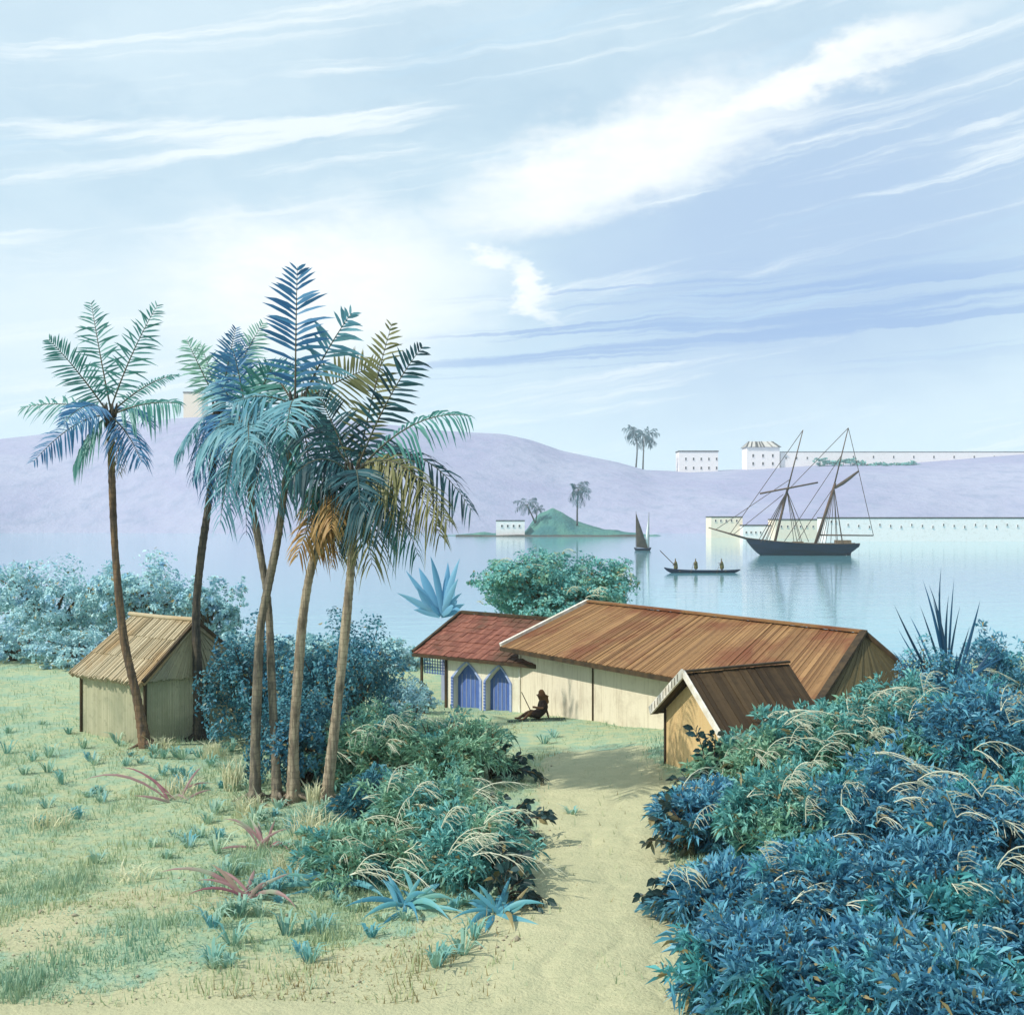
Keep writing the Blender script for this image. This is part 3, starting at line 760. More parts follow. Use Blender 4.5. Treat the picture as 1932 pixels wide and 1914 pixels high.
def palm(label, px, tips, crown, bark, r0=0.17, r1=0.11, lean=0.0, leaf=0.8, nroots=0, extra=None, grp='coconut palms in the left foreground', w=0.06, n=26):
    b = gnd(*px[0]); e = tag(empty('palm_tree', b), label, 'palm tree', grp)
    rng = random.Random(int(px[0][0]*7+px[0][1]))
    S = trunk(px+[crown], b.y, r0*.69, r1*.70, e, bark, lean); top = S[-1]; Yc = top.y
    if nroots: roots(b, e, bark, nroots, rng)
    hb = MB()
    for k in range(7):
        a = k*0.9; hb.tube([top-ZV*0.35+Vector((math.cos(a)*.1, math.sin(a)*.1, 0)), top+Vector((math.cos(a)*.16, math.sin(a)*.16, 0.12)), top+Vector((math.cos(a)*.2, math.sin(a)*.2, .38))], [.03, .04, .01], 6)
    hb.build('crown_sheath', M['bark_dark'], e, smooth=True)
    for k in range(3):      # dead fronds hanging against the stem
        a = rng.uniform(0, 6.28); e_ = top+Vector((math.cos(a)*.35, math.sin(a)*.35, -rng.uniform(.9, 1.7)))
        frond('dead_frond', top-ZV*.1, e_, e, 'ochre' if k == 0 else 'olive', .35, leaf=.3, w=.04, n=14, droop=1.1, rng=rng, rad=.02)
    for tp in tips:
        x, y, dY, mt, sag = tp[:5]; kw = dict(tp[5]) if len(tp) > 5 else {}
        kw.setdefault('leaf', leaf); kw.setdefault('w', w); kw.setdefault('n', n)
        frond('frond', top+Vector((rng.uniform(-.07, .07), rng.uniform(-.07, .07), rng.uniform(-.05, .1))), at(x, y, Yc+dY), e, mt, sag, rng=rng, **kw)
    return e, top

up = dict(face=(0.15, -1, 0.15), droop=0.15)
hang = dict(droop=0.95, face=(0, -0.5, 0.85))
palm('leftmost tall palm with teal fronds and a slim red-brown trunk leaning left as it rises',
     [(277, 1410), (257, 1310), (233, 1200), (218, 1050), (211, 900)],
     [(298, 574, .5, 'teal', .15, up), (172, 570, 1.0, 'teal', .1, up), (92, 640, -.6, 'teal', .2, up), (40, 770, .8, 'teal', .5), (62, 872, -.9, 'blue', .7),
      (342, 762, -.7, 'teal', .35, dict(droop=.7)), (268, 872, -1.1, 'blue', .35, dict(droop=.7)), (140, 878, .5, 'teal', .5, hang), (338, 706, 1.3, 'teal', .5, dict(leaf=.3)),
      (120, 800, -2.2, 'blue', .7), (280, 800, 2.2, 'blue', .6)], (208, 785), 'bark_red', .19, .12, 0.2, .72, 4, n=30)
palm('dark-barked palm beside the thatched hut, with ragged blue and pale green fronds',
     [(375, 1395), (374, 1300), (370, 1160), (378, 1060), (392, 960), (405, 860)],
     [(352, 640, .6, 'pale_green', .1, up), (380, 650, 1.2, 'pale_green', .1, up), (445, 618, -.4, 'blue', 0, up), (470, 640, .6, 'blue', 0, up), (497, 608, .4, 'pale_green', .1, up),
      (362, 905, .3, 'blue', .8, hang), (392, 940, -.7, 'blue', .8, hang), (436, 965, .5, 'blue', .9, hang), (330, 860, 1.4, 'pale_blue', .7, hang), (480, 880, -1.0, 'pale_blue', .8, hang),
      (410, 860, -2.2, 'blue', .7), (420, 800, 2.3, 'pale_blue', .6)], (413, 778), 'bark_dark', .2, .12, 0.1, .68, 5, n=28)
palm('pale-stemmed palm crossing in front of its neighbour, topped by one tall upright blue frond',
     [(481, 1512), (482, 1400), (487, 1260), (492, 1180), (508, 1095), (524, 1015), (540, 900)],
     [(561, 503, .1, 'blue', .05, dict(leaf=.95, w=.10, n=24, **up)), (664, 590, .4, 'pale_blue', .35, dict(leaf=.8, w=.09, n=20, **up)), (440, 760, -.5, 'pale_blue', .45, hang), (405, 920, .6, 'pale_blue', 1.2, hang),
      (468, 970, -.8, 'pale_blue', 1.2, hang), (525, 990, .7, 'pale_blue', 1.2, hang), (590, 960, -1.0, 'teal', 1.1, hang), (650, 850, .8, 'teal', .7, hang), (500, 690, 1.1, 'teal', .2, up),
      (540, 820, -2.4, 'pale_blue', .8), (575, 780, 2.4, 'teal', .7), (720, 690, 1.4, 'olive', .3, up)], (562, 768), 'bark_mid', .16, .11, 0.2, .85, 5)
palm('grey-green stemmed palm leaning left behind the crossing trunk, with drooping pale blue fronds',
     [(524, 1512), (518, 1400), (512, 1270), (506, 1140), (489, 1030), (473, 930)],
     [(405, 720, .6, 'pale_blue', .4), (372, 860, .5, 'pale_blue', .9, hang), (415, 990, -.6, 'pale_blue', 1.3, hang), (465, 1010, .6, 'blue', 1.3, hang), (520, 960, -.9, 'pale_blue', 1.2, hang),
      (545, 860, .9, 'pale_blue', .8, hang), (440, 660, .3, 'blue', .1, up), (515, 690, -.4, 'teal', .2, up), (470, 850, -2.3, 'pale_blue', .8), (455, 800, 2.3, 'pale_blue', .7)], (467, 815), 'bark_mid', .14, .10, 0.9, .8, 3)
palm('palm curving right as it rises, its crown of dry orange fronds hanging to the left',
     [(554, 1512), (554, 1400), (562, 1280), (572, 1160), (589, 1065), (612, 1005)],
     [(560, 1052, -.5, 'ochre', .75, dict(droop=.8, w=.07)), (592, 1040, .3, 'ochre', .6, dict(droop=.9, w=.07)), (575, 935, .7, 'ochre', .4, dict(droop=.8)), (640, 1055, .6, 'olive', .5, hang), (545, 880, -.5, 'teal', .6, hang),
      (600, 830, .7, 'pale_blue', .3), (700, 880, .8, 'teal', .5), (625, 1000, -1.8, 'ochre', .8, hang), (690, 1010, 1.4, 'olive', .8, hang)], (637, 945), 'bark_pale', .17, .12, 0.1, .62, 5)
palm('foremost palm of the clump, with a great dark blue-green crown and ringed pale trunk',
     [(614, 1514), (626, 1420), (641, 1290), (655, 1150), (664, 1040)],
     [(798, 653, .2, 'dark', .5, dict(leaf=.7, w=.085, n=24, **up)), (740, 608, 1.0, 'olive', .25, dict(leaf=.65, w=.08, n=24, **up)), (888, 785, -.5, 'teal', .9, dict(droop=.7, leaf=.75)), (892, 965, -.4, 'dark', 1.75, dict(droop=.75, leaf=.8, n=34)),
      (832, 1015, -.9, 'olive', 1.7, dict(droop=.9, leaf=.85, n=34)), (790, 1050, .5, 'teal', 1.1, hang), (702, 1068, -.7, 'olive', .7, hang), (748, 1000, -1.2, 'dark', .9, hang), (640, 1040, .6, 'dark', .7, hang),
      (560, 800, .4, 'dark', .7, dict(droop=.5)), (545, 910, -.6, 'dark', .9, hang), (600, 745, .3, 'dark', .2, up), (680, 960, -2.6, 'dark', .9), (650, 870, 2.6, 'teal', .8), (780, 860, 2.0, 'dark', .9),
      (585, 985, 1.0, 'dark', 1.0, hang), (845, 985, -1.1, 'olive', 1.5, dict(droop=1.0, leaf=.9, n=34)), (720, 1020, -.9, 'dark', 1.0, hang)],
     (667, 905), 'bark_pale', .17, .12, -0.2, .8, 6)

def small_palm(label, base, crown, fr, mat, r, grp, leaf, Y, name='palm_tree', bark='bark_dark'):
    b = at(base[0], base[1], Y); e = tag(empty(name, b), label, 'palm tree', grp); rng = random.Random(int(base[0]))
    t = at(crown[0], crown[1], Y); mid = (b+t)/2+Vector((rng.uniform(-.03, .03)*(t-b).length, 0, 0))
    mb = MB(); mb.tube(spline([b-ZV*0.5, mid, t], 10), [r*(1.25-.05*i) for i in range(11)], 7); mb.build('trunk', M[bark], e, smooth=True)
    for (x, y, dY, sag) in fr:
        frond('frond', t, at(x, y, Y)+Vector((0, dY, 0)), e, mat, sag, leaf=leaf, w=leaf*.16, n=12, droop=.6, rng=rng, rad=r*.3, seg=6)
    return e

# ------------------------------------------------------------------ shrubs and trees
def leaf_cloud(lobes, count, size, aspect=0.5, shell=0.55, upb=0.35, rng=RNG, blade=False):
    """leaf-sized folded diamonds spread through a union of ellipsoids. lobes: (centre, radii, weight)"""
    w = np.array([l[2] for l in lobes], float); w /= w.sum(); n = np.maximum((w*count).astype(int), 1)
    C = []; N = []
    for (c, r, _), k in zip(lobes, n):
        d = rng.normal(size=(k, 3)); d /= np.linalg.norm(d, axis=1, keepdims=True)
        # clumps: pull directions toward a few twig heads
        heads = rng.normal(size=(max(14, k//60), 3)); heads[:, 2] += 0.35; heads /= np.linalg.norm(heads, axis=1, keepdims=True)
        j = rng.integers(0, len(heads), k); hr = rng.uniform(.66, 1.24, len(heads)); long_ = rng.random(len(heads)) < (.16 if blade else .06); hr[long_] *= rng.uniform(1.15, 1.4, long_.sum())
        d = heads[j]+d*rng.uniform(.05, .34, (k, 1))*np.where(long_[j], .45, 1.0)[:, None]; d /= np.linalg.norm(d, axis=1, keepdims=True)
        rad = hr[j]*(1-shell*rng.random(k)**1.8)
        C.append(np.array(c)+d*np.array(r)*rad[:, None]); N.append(d)
    C = np.concatenate(C); N = np.concatenate(N); m = len(C)
    N = N+rng.normal(size=(m, 3))*.55; N[:, 2] += upb; N /= np.linalg.norm(N, axis=1, keepdims=True)
    if blade:   # long narrow leaves fanning out of their twig heads and bending over
        T = N*1.0+rng.normal(size=(m, 3))*.5; T[:, 2] += .25; T /= np.linalg.norm(T, axis=1, keepdims=True)
        B = np.cross(T, rng.normal(size=(m, 3))); B /= np.linalg.norm(B, axis=1, keepdims=True)
        s = size*rng.uniform(.5, 1.35, (m, 1)); dn = np.array([0, 0, -1.0])
        P0_ = C; P1_ = C+T*s*.5+B*s*aspect*.5+dn*s*.08; P2_ = C+T*s*.93+dn*s*rng.uniform(.15, .55, (m, 1)); P3_ = C+T*s*.5-B*s*aspect*.5+dn*s*.08
        V = np.stack([P0_, P1_, P2_, P3_], 1).reshape(-1, 3); i = np.arange(m)*4
        F = np.concatenate([np.stack([i, i+1, i+2], 1), np.stack([i, i+2, i+3], 1)])
        return V, F, np.repeat(rng.random(m), 4)
    T = rng.normal(size=(m, 3)); T[:, 2] -= .35; T -= N*(T*N).sum(1, keepdims=True); T /= np.linalg.norm(T, axis=1, keepdims=True)
    B = np.cross(N, T); s = size*rng.uniform(.6, 1.35, (m, 1))
    P0_ = C-T*s*.5; P1_ = C+B*s*aspect*.5+N*s*.08; P2_ = C+T*s*.5-N*s*.1; P3_ = C-B*s*aspect*.5+N*s*.08
    V = np.stack([P0_, P1_, P2_, P3_], 1).reshape(-1, 3); i = np.arange(m)*4
    F = np.concatenate([np.stack([i, i+1, i+2], 1), np.stack([i, i+2, i+3], 1)])
    t = np.repeat(rng.random(m), 4)
    return V, F, t
def spray_mesh(mb, p, d, L, rng, side=None, k=7, r=0.008):
    """one pale arching flower stalk with a comb of fine curved side stalks"""
    d = Vector(d).normalized(); side = Vector(side) if side else Vector((rng.uniform(.2, 1), rng.uniform(-.6, .2), -.2)).normalized()
    pts = [p+d*L*f+ZV*(0.25*L*f-0.55*L*f*f)+side*(0.25*L*f*f) for f in (0, .2, .4, .6, .8, 1)]
    mb.tube(pts, [r*1.3, r*1.2, r*1.1, r, r*.9, r*.6], 4, rng.random())
    for i in range(k):
        f = .15+.85*i/k; j = min(int(f*5), 4); q = pts[j].lerp(pts[j+1], f*5-j); l = L*(.46-.2*f)*rng.uniform(.7, 1.2)
        dd = (side*rng.uniform(.6, 1.1)+d*.5+Vector((rng.uniform(-.2, .2),)*3)).normalized()
        mb.tube([q, q+dd*l*.5-ZV*l*.05, q+dd*l-ZV*l*.38], [r*.9, r*.8, r*.5], 3, rng.random())
def shrub(label, px, py, wpx, hpx, mat, count=7000, size=0.11, lobes=5, sprays=0, asp=0.5, name='shrub', cat='shrub', grp=None, sink=0.25, seed=None, ratio=1.0, spr=0.8, Yoff=0, blade=False):
    b = gnd(px, py); b.y += Yoff; b.z = h(b.x, b.y); m = b.y/FPX; W, H = wpx*m, hpx*m
    rng = np.random.default_rng(seed or int(px*13+py)); pr = random.Random(int(px*13+py))
    e = tag(empty(name, b), label, cat, grp); L = []
    for k in range(lobes):
        a = 2*math.pi*k/lobes+rng.uniform(-.4, .4); f = 0 if k == 0 else 1
        rx = W*rng.uniform(.24, .33)*(1.25 if k == 0 else 1); rz = H*rng.uniform(.34, .46)*(1.15 if k == 0 else 1)
        cx_ = b.x+f*math.cos(a)*W*.27; cy = b.y+f*math.sin(a)*W*.24*ratio; cz = b.z+H*(.56 if k == 0 else rng.uniform(.30, .48))
        L.append(((cx_, cy, cz), (rx, rx*ratio, rz), rx*rx))
    V, F, t = leaf_cloud(L, count, size, asp, rng=rng, blade=blade)
    V[:, 2] = np.maximum(V[:, 2], hnp(V[:, 0], V[:, 1])-0.02)
    np_mesh('crown', V, F, t, M[mat], e)
    mb = MB()
    for (c, r, _) in L:
        c = Vector(c)
        for j in range(3):
            end = c+Vector((pr.uniform(-.7, .7)*r[0], pr.uniform(-.7, .7)*r[1], pr.uniform(.2, .8)*r[2]))
            st = b+Vector((pr.uniform(-.15, .15), pr.uniform(-.15, .15), -.1)); q_ = st.lerp(end, .5)+ZV*.15*r[2]+Vector((pr.uniform(-.1, .1), pr.uniform(-.1, .1), 0))
            mb.tube([st, q_, end], [.035*W**.5, .022*W**.5, .008], 5)
    mb.build('stem', M['branch'], e)
    for k in range(int(sprays*1.5)):
        c, r, _ = L[pr.randrange(len(L))]
        d = Vector((pr.uniform(-.9, .9), pr.uniform(-1, .1), pr.uniform(.1, 1))).normalized()
        p = Vector(c)+Vector((d.x*r[0], d.y*r[1], d.z*r[2]))*1.12
        sp_ = MB(); dr = Vector((pr.uniform(-.2, 1), pr.uniform(-.5, .1), pr.uniform(.1, .6)))
        for z in range(2): spray_mesh(sp_, p, dr+Vector((pr.uniform(-.3, .3), pr.uniform(-.5, .5), pr.uniform(-.3, .3))), spr*pr.uniform(.7, 1.3), pr)
        sp_.build('flower_spray', M['spray'], e)
    return e
def oval_branch(label, px, py, branches, mat='oval_dark', leafl=0.21, name='leafy_shrub', grp=None):
    """open shrub: arching stems carrying big oval leaves. branches: (tip px, tip py, depth offset)"""
    b = gnd(px, py); rng = random.Random(int(px+py*3)); e = tag(empty(name, b), label, 'shrub', grp)
    for (tx, ty, dY) in branches:
        tip = at(tx, ty, b.y+dY); tip.z = max(tip.z, h(tip.x, tip.y)+0.04)
        mid = b.lerp(tip, .5)+ZV*(tip-b).length*.32; st = MB(); lf = MB()
        L = (tip-b).length; st.tube([bez(b, mid, tip, i/8) for i in range(9)], [.022*(1-.09*i) for i in range(9)], 5)
        n = int(L/0.085)
        for i in range(n):
            s = .25+.75*i/n; p = bez(b, mid, tip, s); T = (bez(b, mid, tip, s+.02)-p).normalized()
            for sd in (-1, 1):
                a = Vector((rng.uniform(-1, 1), rng.uniform(-1, 1), rng.uniform(-.6, .7))); d = (T*.6+a*.8-ZV*.25).normalized()
                nn = d.cross(Vector((rng.uniform(-1, 1), rng.uniform(-1, 1), .3))).normalized(); up_ = nn.cross(d)
                l = leafl*rng.uniform(.6, 1.25); p1 = p+d*.04
                V = [p1, p1+d*l*.3+nn*l*.24+up_*l*.05, p1+d*l*.65+nn*l*.23+up_*l*.04, p1+d*l-ZV*l*.12, p1+d*l*.65-nn*l*.23+up_*l*.04, p1+d*l*.3-nn*l*.24+up_*l*.05, p1+d*l*.5]
                lf.mesh(V, [(0, 1, 6), (1, 2, 6), (2, 3, 6), (3, 4, 6), (4, 5, 6), (5, 0, 6)], rng.random())
        so = st.build('branch', M['branch'], e); lf.build('leaves', M[mat], so)
    return e
def strap_plant(label, px, py, tips, mat, w=0.12, name='strap_leaf_plant', cat='plant', grp=None, Y=None, more=6, base_pt=None, spread=0.7, sagk=0.25):
    """rosette of long tapering leaves; tips are picture points with a depth offset"""
    b = base_pt or gnd(px, py); rng = random.Random(int(px*5+py)); e = tag(empty(name, b), label, cat, grp); mb = MB()
    T = [at(x, y, b.y+dy) for x, y, dy in tips]
    ml = sum((t-b).length for t in T)/len(T)
    for k in range(more):
        a = rng.uniform(0, 6.28); T.append(b+Vector((math.cos(a)*spread*ml, math.sin(a)*spread*ml, ml*rng.uniform(.1, .6))))
    for t in T:
        t.z = max(t.z, h(t.x, t.y)+.03)
        st_ = b+Vector((rng.uniform(-1, 1), rng.uniform(-1, 1), 0))*ml*(.16 if sagk > .2 else .04)
        if sagk > .2: st_.z = h(st_.x, st_.y)-.02
        mid = st_.lerp(t, .5)+ZV*(t-st_).length*sagk*rng.uniform(.3, 1.5)+Vector((rng.uniform(-.1, .1), rng.uniform(-.1, .1), 0))*ml; ax = (t-st_).normalized()
        s = ax.cross(Vector((rng.uniform(-.3, .3), -1, .5))).normalized(); V = []; n = 7; ww = w*rng.uniform(.7, 1.25)
        for i in range(n+1):
            f = i/n; p = bez(st_, mid, t, f); k = ww*(.35+.65*math.sin(math.pi*min(1, f*.8+.12)))*(1-f**4)
            fold = ax.cross(s)*k*.25
            V += [p-s*k*.5+fold, p, p+s*k*.5+fold]
        F = []
        for i in range(n):
            a = i*3; F += [(a, a+1, a+4, a+3), (a+1, a+2, a+5, a+4)]
        mb.mesh(V, F, rng.random())
    mb.build('leaves', M[mat], e, smooth=True)
    return e
def tree(label, base, cpx, cpy, wpx, hpx, Y, mat, count, size, lobes=9, name='tree', grp=None, sprays=0, seed=1):
    m = Y/FPX; c = at(cpx, cpy, Y); b = Vector((c.x, Y, h(c.x, Y))); W, H = wpx*m, hpx*m
    e = tag(empty(name, b), label, 'tree', grp); rng = np.random.default_rng(seed); pr = random.Random(seed); L = [(tuple(c), (W*.34, W*.3, H*.42), W*W*.12)]
    for k in range(lobes):
        a = 2*math.pi*k/lobes; rr_ = rng.uniform(.16, .24)*W
        L.append(((c.x+math.cos(a)*W*.33, c.y+math.sin(a)*W*.28, c.z+rng.uniform(-.25, .16)*H), (rr_, rr_, H*rng.uniform(.2, .3)), rr_*rr_))
    V, F, t = leaf_cloud(L, count, size, .55, rng=rng)
    V[:, 2] = np.maximum(V[:, 2], hnp(V[:, 0], V[:, 1]))
    np_mesh('crown', V, F, t, M[mat], e)
    tb = MB(); fork = b.lerp(c, .45)
    tb.tube(spline([b-ZV*.2, b.lerp(fork, .6)+Vector((.08*W*.3, 0, 0)), fork], 8), [W*.035*(1.2-.06*i) for i in range(9)], 8)
    for (cc, r, _) in L:
        end = Vector(cc)+ZV*r[2]*.4; tb.tube([fork, fork.lerp(end, .5)+ZV*.08*H, end], [W*.02, W*.013, .02], 6)
    tb.build('trunk', M['branch'], e, smooth=True)
    for k in range(sprays):
        cc, r, _ = L[pr.randrange(len(L))]; d = Vector((pr.uniform(-.8, .9), -abs(pr.uniform(.2, 1)), pr.uniform(.1, 1))).normalized()
        p = Vector(cc)+Vector((d.x*r[0], d.y*r[1], d.z*r[2])); sp_ = MB()
        for z in range(1): spray_mesh(sp_, p+Vector((pr.uniform(-.2, .2), 0, pr.uniform(-.2, .2))), (pr.uniform(-.5, 1), -.3, .4), .8*pr.uniform(.7, 1.2), pr, r=.012)
        sp_.build('flower_spray', M['spray'], e)
    return e

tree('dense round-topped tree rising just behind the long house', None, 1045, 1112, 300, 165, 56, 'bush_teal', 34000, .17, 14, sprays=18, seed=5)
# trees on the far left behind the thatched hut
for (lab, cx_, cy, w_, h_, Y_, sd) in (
        ('tree with painted haze in its pale blue leaves directly behind the thatched hut roof', 280, 1128, 250, 190, 60, 11),
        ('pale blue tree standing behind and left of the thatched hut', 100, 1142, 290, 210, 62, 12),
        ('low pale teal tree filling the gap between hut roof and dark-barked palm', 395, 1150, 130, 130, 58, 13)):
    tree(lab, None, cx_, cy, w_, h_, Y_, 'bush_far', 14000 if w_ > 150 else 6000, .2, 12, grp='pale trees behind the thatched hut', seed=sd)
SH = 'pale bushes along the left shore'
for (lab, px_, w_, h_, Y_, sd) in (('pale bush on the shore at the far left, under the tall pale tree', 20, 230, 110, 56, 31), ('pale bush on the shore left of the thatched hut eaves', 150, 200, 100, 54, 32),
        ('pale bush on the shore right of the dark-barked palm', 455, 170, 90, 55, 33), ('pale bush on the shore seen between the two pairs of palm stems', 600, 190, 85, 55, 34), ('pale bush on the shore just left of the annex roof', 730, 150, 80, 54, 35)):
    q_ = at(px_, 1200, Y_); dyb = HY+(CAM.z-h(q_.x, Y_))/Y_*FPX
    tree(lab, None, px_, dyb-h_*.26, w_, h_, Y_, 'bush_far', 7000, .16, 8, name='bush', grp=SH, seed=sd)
# dark bushes behind the palm stems
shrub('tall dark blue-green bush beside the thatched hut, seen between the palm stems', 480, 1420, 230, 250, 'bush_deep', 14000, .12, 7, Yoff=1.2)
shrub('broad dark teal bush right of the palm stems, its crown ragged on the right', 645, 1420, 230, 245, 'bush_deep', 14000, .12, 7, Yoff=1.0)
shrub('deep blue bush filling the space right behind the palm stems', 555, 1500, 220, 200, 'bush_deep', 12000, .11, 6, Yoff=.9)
shrub('low bluish shrub between the dark teal bush and the lattice porch', 765, 1375, 120, 100, 'bush_far', 6000, .10, 5)
shrub('small blue shrub at the foot of the lattice porch', 800, 1345, 80, 50, 'bush_far', 3000, .09, 4)
# mounds left of the path
LB = 'shrubs left of the sandy path'
shrub('pale green bush covered in cream sprays, right of the foremost palm', 715, 1475, 210, 140, 'bush_light', 9900, .22, 6, 7, .19, grp=LB, blade=True)
shrub('mid green bush behind the leafy branches nearest the annex', 850, 1470, 230, 120, 'bush_light', 9900, .22, 6, 3, .19, grp=LB, blade=True)
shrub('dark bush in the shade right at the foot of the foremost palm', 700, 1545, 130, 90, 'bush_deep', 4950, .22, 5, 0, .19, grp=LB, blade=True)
shrub('green spray-topped bush in the middle of the left bank', 820, 1580, 250, 130, 'bush_light', 11000, .22, 6, 6, .19, grp=LB, blade=True)
shrub('teal bush with cream sprays at the lower path edge', 890, 1665, 230, 130, 'bush_teal', 9900, .22, 6, 8, .19, grp=LB, blade=True)
shrub('low teal bush below the palm clump, lowest on the left bank', 690, 1650, 230, 90, 'bush_light', 7700, .22, 6, 6, .19, grp=LB, blade=True)
oval_branch('dark leafy shrub arching over the upper path edge, left of the courtyard', 925, 1468, [(1028, 1470, -.6), (940, 1425, -.5), (1020, 1462, -.3), (985, 1440, .2), (955, 1405, .5), (1000, 1425, -.2), (930, 1395, .6), (900, 1390, 0), (965, 1470, -.5)], grp=LB)
oval_branch('dark leafy shrub arching over the path at mid height of the left bank', 935, 1590, [(1038, 1545, -.5), (900, 1525, -.6), (960, 1585, -.7), (1035, 1530, -.2), (1000, 1510, .3), (980, 1560, -.4), (950, 1500, .5), (1010, 1570, -.3), (920, 1500, .1)], grp=LB)
oval_branch('brown-tinged leafy shrub hanging lowest over the path on the left bank', 945, 1700, [(1025, 1720, -.6), (930, 1660, -.7), (1035, 1700, -.3), (1005, 1655, .2), (985, 1610, .4), (1000, 1690, -.5), (950, 1590, .3), (960, 1640, -.4)], grp=LB)
SB = 'blue strap-leaved clumps along the sandy foreground'
strap_plant('blue strap-leaved clump farthest left in the sandy foreground', 630, 1672, [(520, 1650, -.2), (545, 1700, -.5), (640, 1745, -.9), (730, 1735, -.8), (700, 1690, -.4), (590, 1730, -.7), (560, 1615, .3), (610, 1610, .2), (670, 1615, .3), (500, 1690, -.3)], 'strap_blue', .095, grp=SB, more=9, spread=.6)
strap_plant('large blue strap-leaved clump with leaves trailing toward the bottom edge', 770, 1712, [(680, 1745, -.6), (850, 1765, -.9), (790, 1775, -1.0), (730, 1660, .2), (860, 1700, -.2), (800, 1650, .3), (650, 1710, -.3), (720, 1770, -.9), (760, 1640, .3), (880, 1735, -.6)], 'strap_blue', .095, grp=SB, more=9, spread=.6)
strap_plant('blue strap-leaved clump at the corner where sand meets path', 940, 1722, [(1025, 1755, -.7), (970, 1775, -.9), (880, 1770, -.8), (1030, 1705, -.2), (850, 1735, -.4), (965, 1650, .3), (1000, 1670, .1), (915, 1785, -.9), (900, 1665, .2)], 'strap_blue', .095, grp=SB, more=9, spread=.6)
PB = 'maroon strap-leaved plants on the left slope'
strap_plant('maroon-leaved plant at the left, two leaves spread flat', 330, 1510, [(225, 1447, .4), (150, 1475, .1), (270, 1465, .5), (400, 1490, .2), (250, 1500, -.3)], 'strap_pink', .065, grp=PB, more=3)
strap_plant('maroon-leaved plant in the middle of the left slope, below the palm clump', 490, 1600, [(420, 1545, .3), (470, 1540, .4), (560, 1600, -.2), (545, 1640, -.5), (400, 1610, -.2), (520, 1545, .2)], 'strap_pink', .065, grp=PB, more=4)
strap_plant('maroon-leaved plant lowest on the left slope at the edge of the sand', 470, 1700, [(300, 1645, .3), (350, 1690, -.2), (400, 1640, .4), (560, 1720, -.5), (370, 1660, .1), (480, 1640, .4)], 'strap_pink', .065, grp=PB, more=3)

# thicket on the right of the path
RB = 'shrubs in the thicket right of the sandy path'
shrub('light teal bush against the ochre hut wall', 1430, 1500, 220, 110, 'bush_light', 10350, .27, 6, 5, .17, grp=RB, blade=True)
shrub('teal bush under the dark hut roof, feathered with cream sprays', 1540, 1480, 240, 150, 'bush_teal', 12649, .27, 6, 9, .17, grp=RB, blade=True)
shrub('tall teal bush hiding the hip end of the long house', 1700, 1470, 260, 185, 'bush_teal', 14949, .27, 7, 12, .17, grp=RB, blade=True)
shrub('blue bush at the right edge below the spiky yucca', 1860, 1520, 250, 240, 'bush_blue', 14949, .27, 7, 5, .17, grp=RB, blade=True)
shrub('blue bush at the right edge behind the spiky yucca', 1905, 1400, 230, 190, 'bush_blue', 10000, .27, 6, 3, .17, grp=RB, blade=True, Yoff=1)
shrub('small deep blue bush bulging into the path from the right', 1340, 1590, 190, 110, 'bush_blue', 8049, .27, 5, 3, .17, grp=RB, blade=True)
shrub('blue-green bush thick with cream sprays in the middle of the thicket', 1500, 1610, 270, 150, 'bush_teal', 13799, .27, 7, 11, .17, grp=RB, blade=True)
shrub('dark blue bush with long cream sprays right of the thicket centre', 1680, 1630, 280, 190, 'bush_blue', 14949, .27, 7, 12, .17, grp=RB, blade=True)
shrub('tall blue bush at the right edge, middle of the thicket', 1850, 1680, 280, 230, 'bush_blue', 14949, .27, 7, 5, .17, grp=RB, blade=True)
shrub('low blue bush at the path edge near the bottom, with few sprays', 1380, 1740, 230, 110, 'bush_blue', 10350, .27, 6, 3, .17, grp=RB, blade=True)
shrub('wide blue bush in the lower thicket, sprays on its crown', 1560, 1770, 300, 160, 'bush_blue', 14949, .27, 7, 8, .17, grp=RB, blade=True)
shrub('bright blue bush in the lower right of the thicket', 1770, 1810, 320, 200, 'bush_blue', 16099, .27, 7, 3, .17, grp=RB, blade=True)
shrub('blue bush at the bottom edge beside the path', 1430, 1900, 300, 150, 'bush_blue', 12649, .27, 6, 0, .17, grp=RB, blade=True)
shrub('blue bush in the bottom right corner', 1680, 1930, 340, 170, 'bush_blue', 14949, .27, 7, 0, .17, grp=RB, blade=True)
shrub('blue bush filling the bottom edge left of the corner bush', 1800, 2000, 320, 200, 'bush_blue', 12649, .27, 7, 0, .17, grp=RB, blade=True)
shrub('blue bush cut by the right edge near the bottom', 1930, 1870, 260, 200, 'bush_blue', 12649, .27, 6, 0, .17, grp=RB, blade=True)
oval_branch('dark-leaved shrub in front of the ochre hut wall', 1345, 1512, [(1240, 1500, -.2), (1265, 1470, .2), (1300, 1455, .3), (1330, 1450, 0), (1285, 1480, -.4), (1310, 1375, .2), (1350, 1385, 0)], grp=RB)
oval_branch('brown and dark-leaved shrub drooping over the path from the deep blue bush', 1310, 1615, [(1215, 1590, -.2), (1225, 1540, .3), (1290, 1600, -.5), (1250, 1510, .4), (1300, 1560, -.4), (1240, 1570, 0)], grp=RB)
oval_branch('grey-leaved shrub lowest at the right path edge', 1330, 1735, [(1205, 1690, -.2), (1235, 1655, .2), (1270, 1720, -.4), (1260, 1680, 0), (1300, 1650, .3)], grp=RB)
strap_plant('dark blue strap-leaved clump in the heart of the thicket', 1640, 1600, [(1620, 1480, .3), (1700, 1500, .2), (1580, 1540, -.2), (1760, 1540, .1), (1660, 1470, .4), (1560, 1590, -.4)], 'yucca', .14, grp=RB, name='strap_leaf_plant')
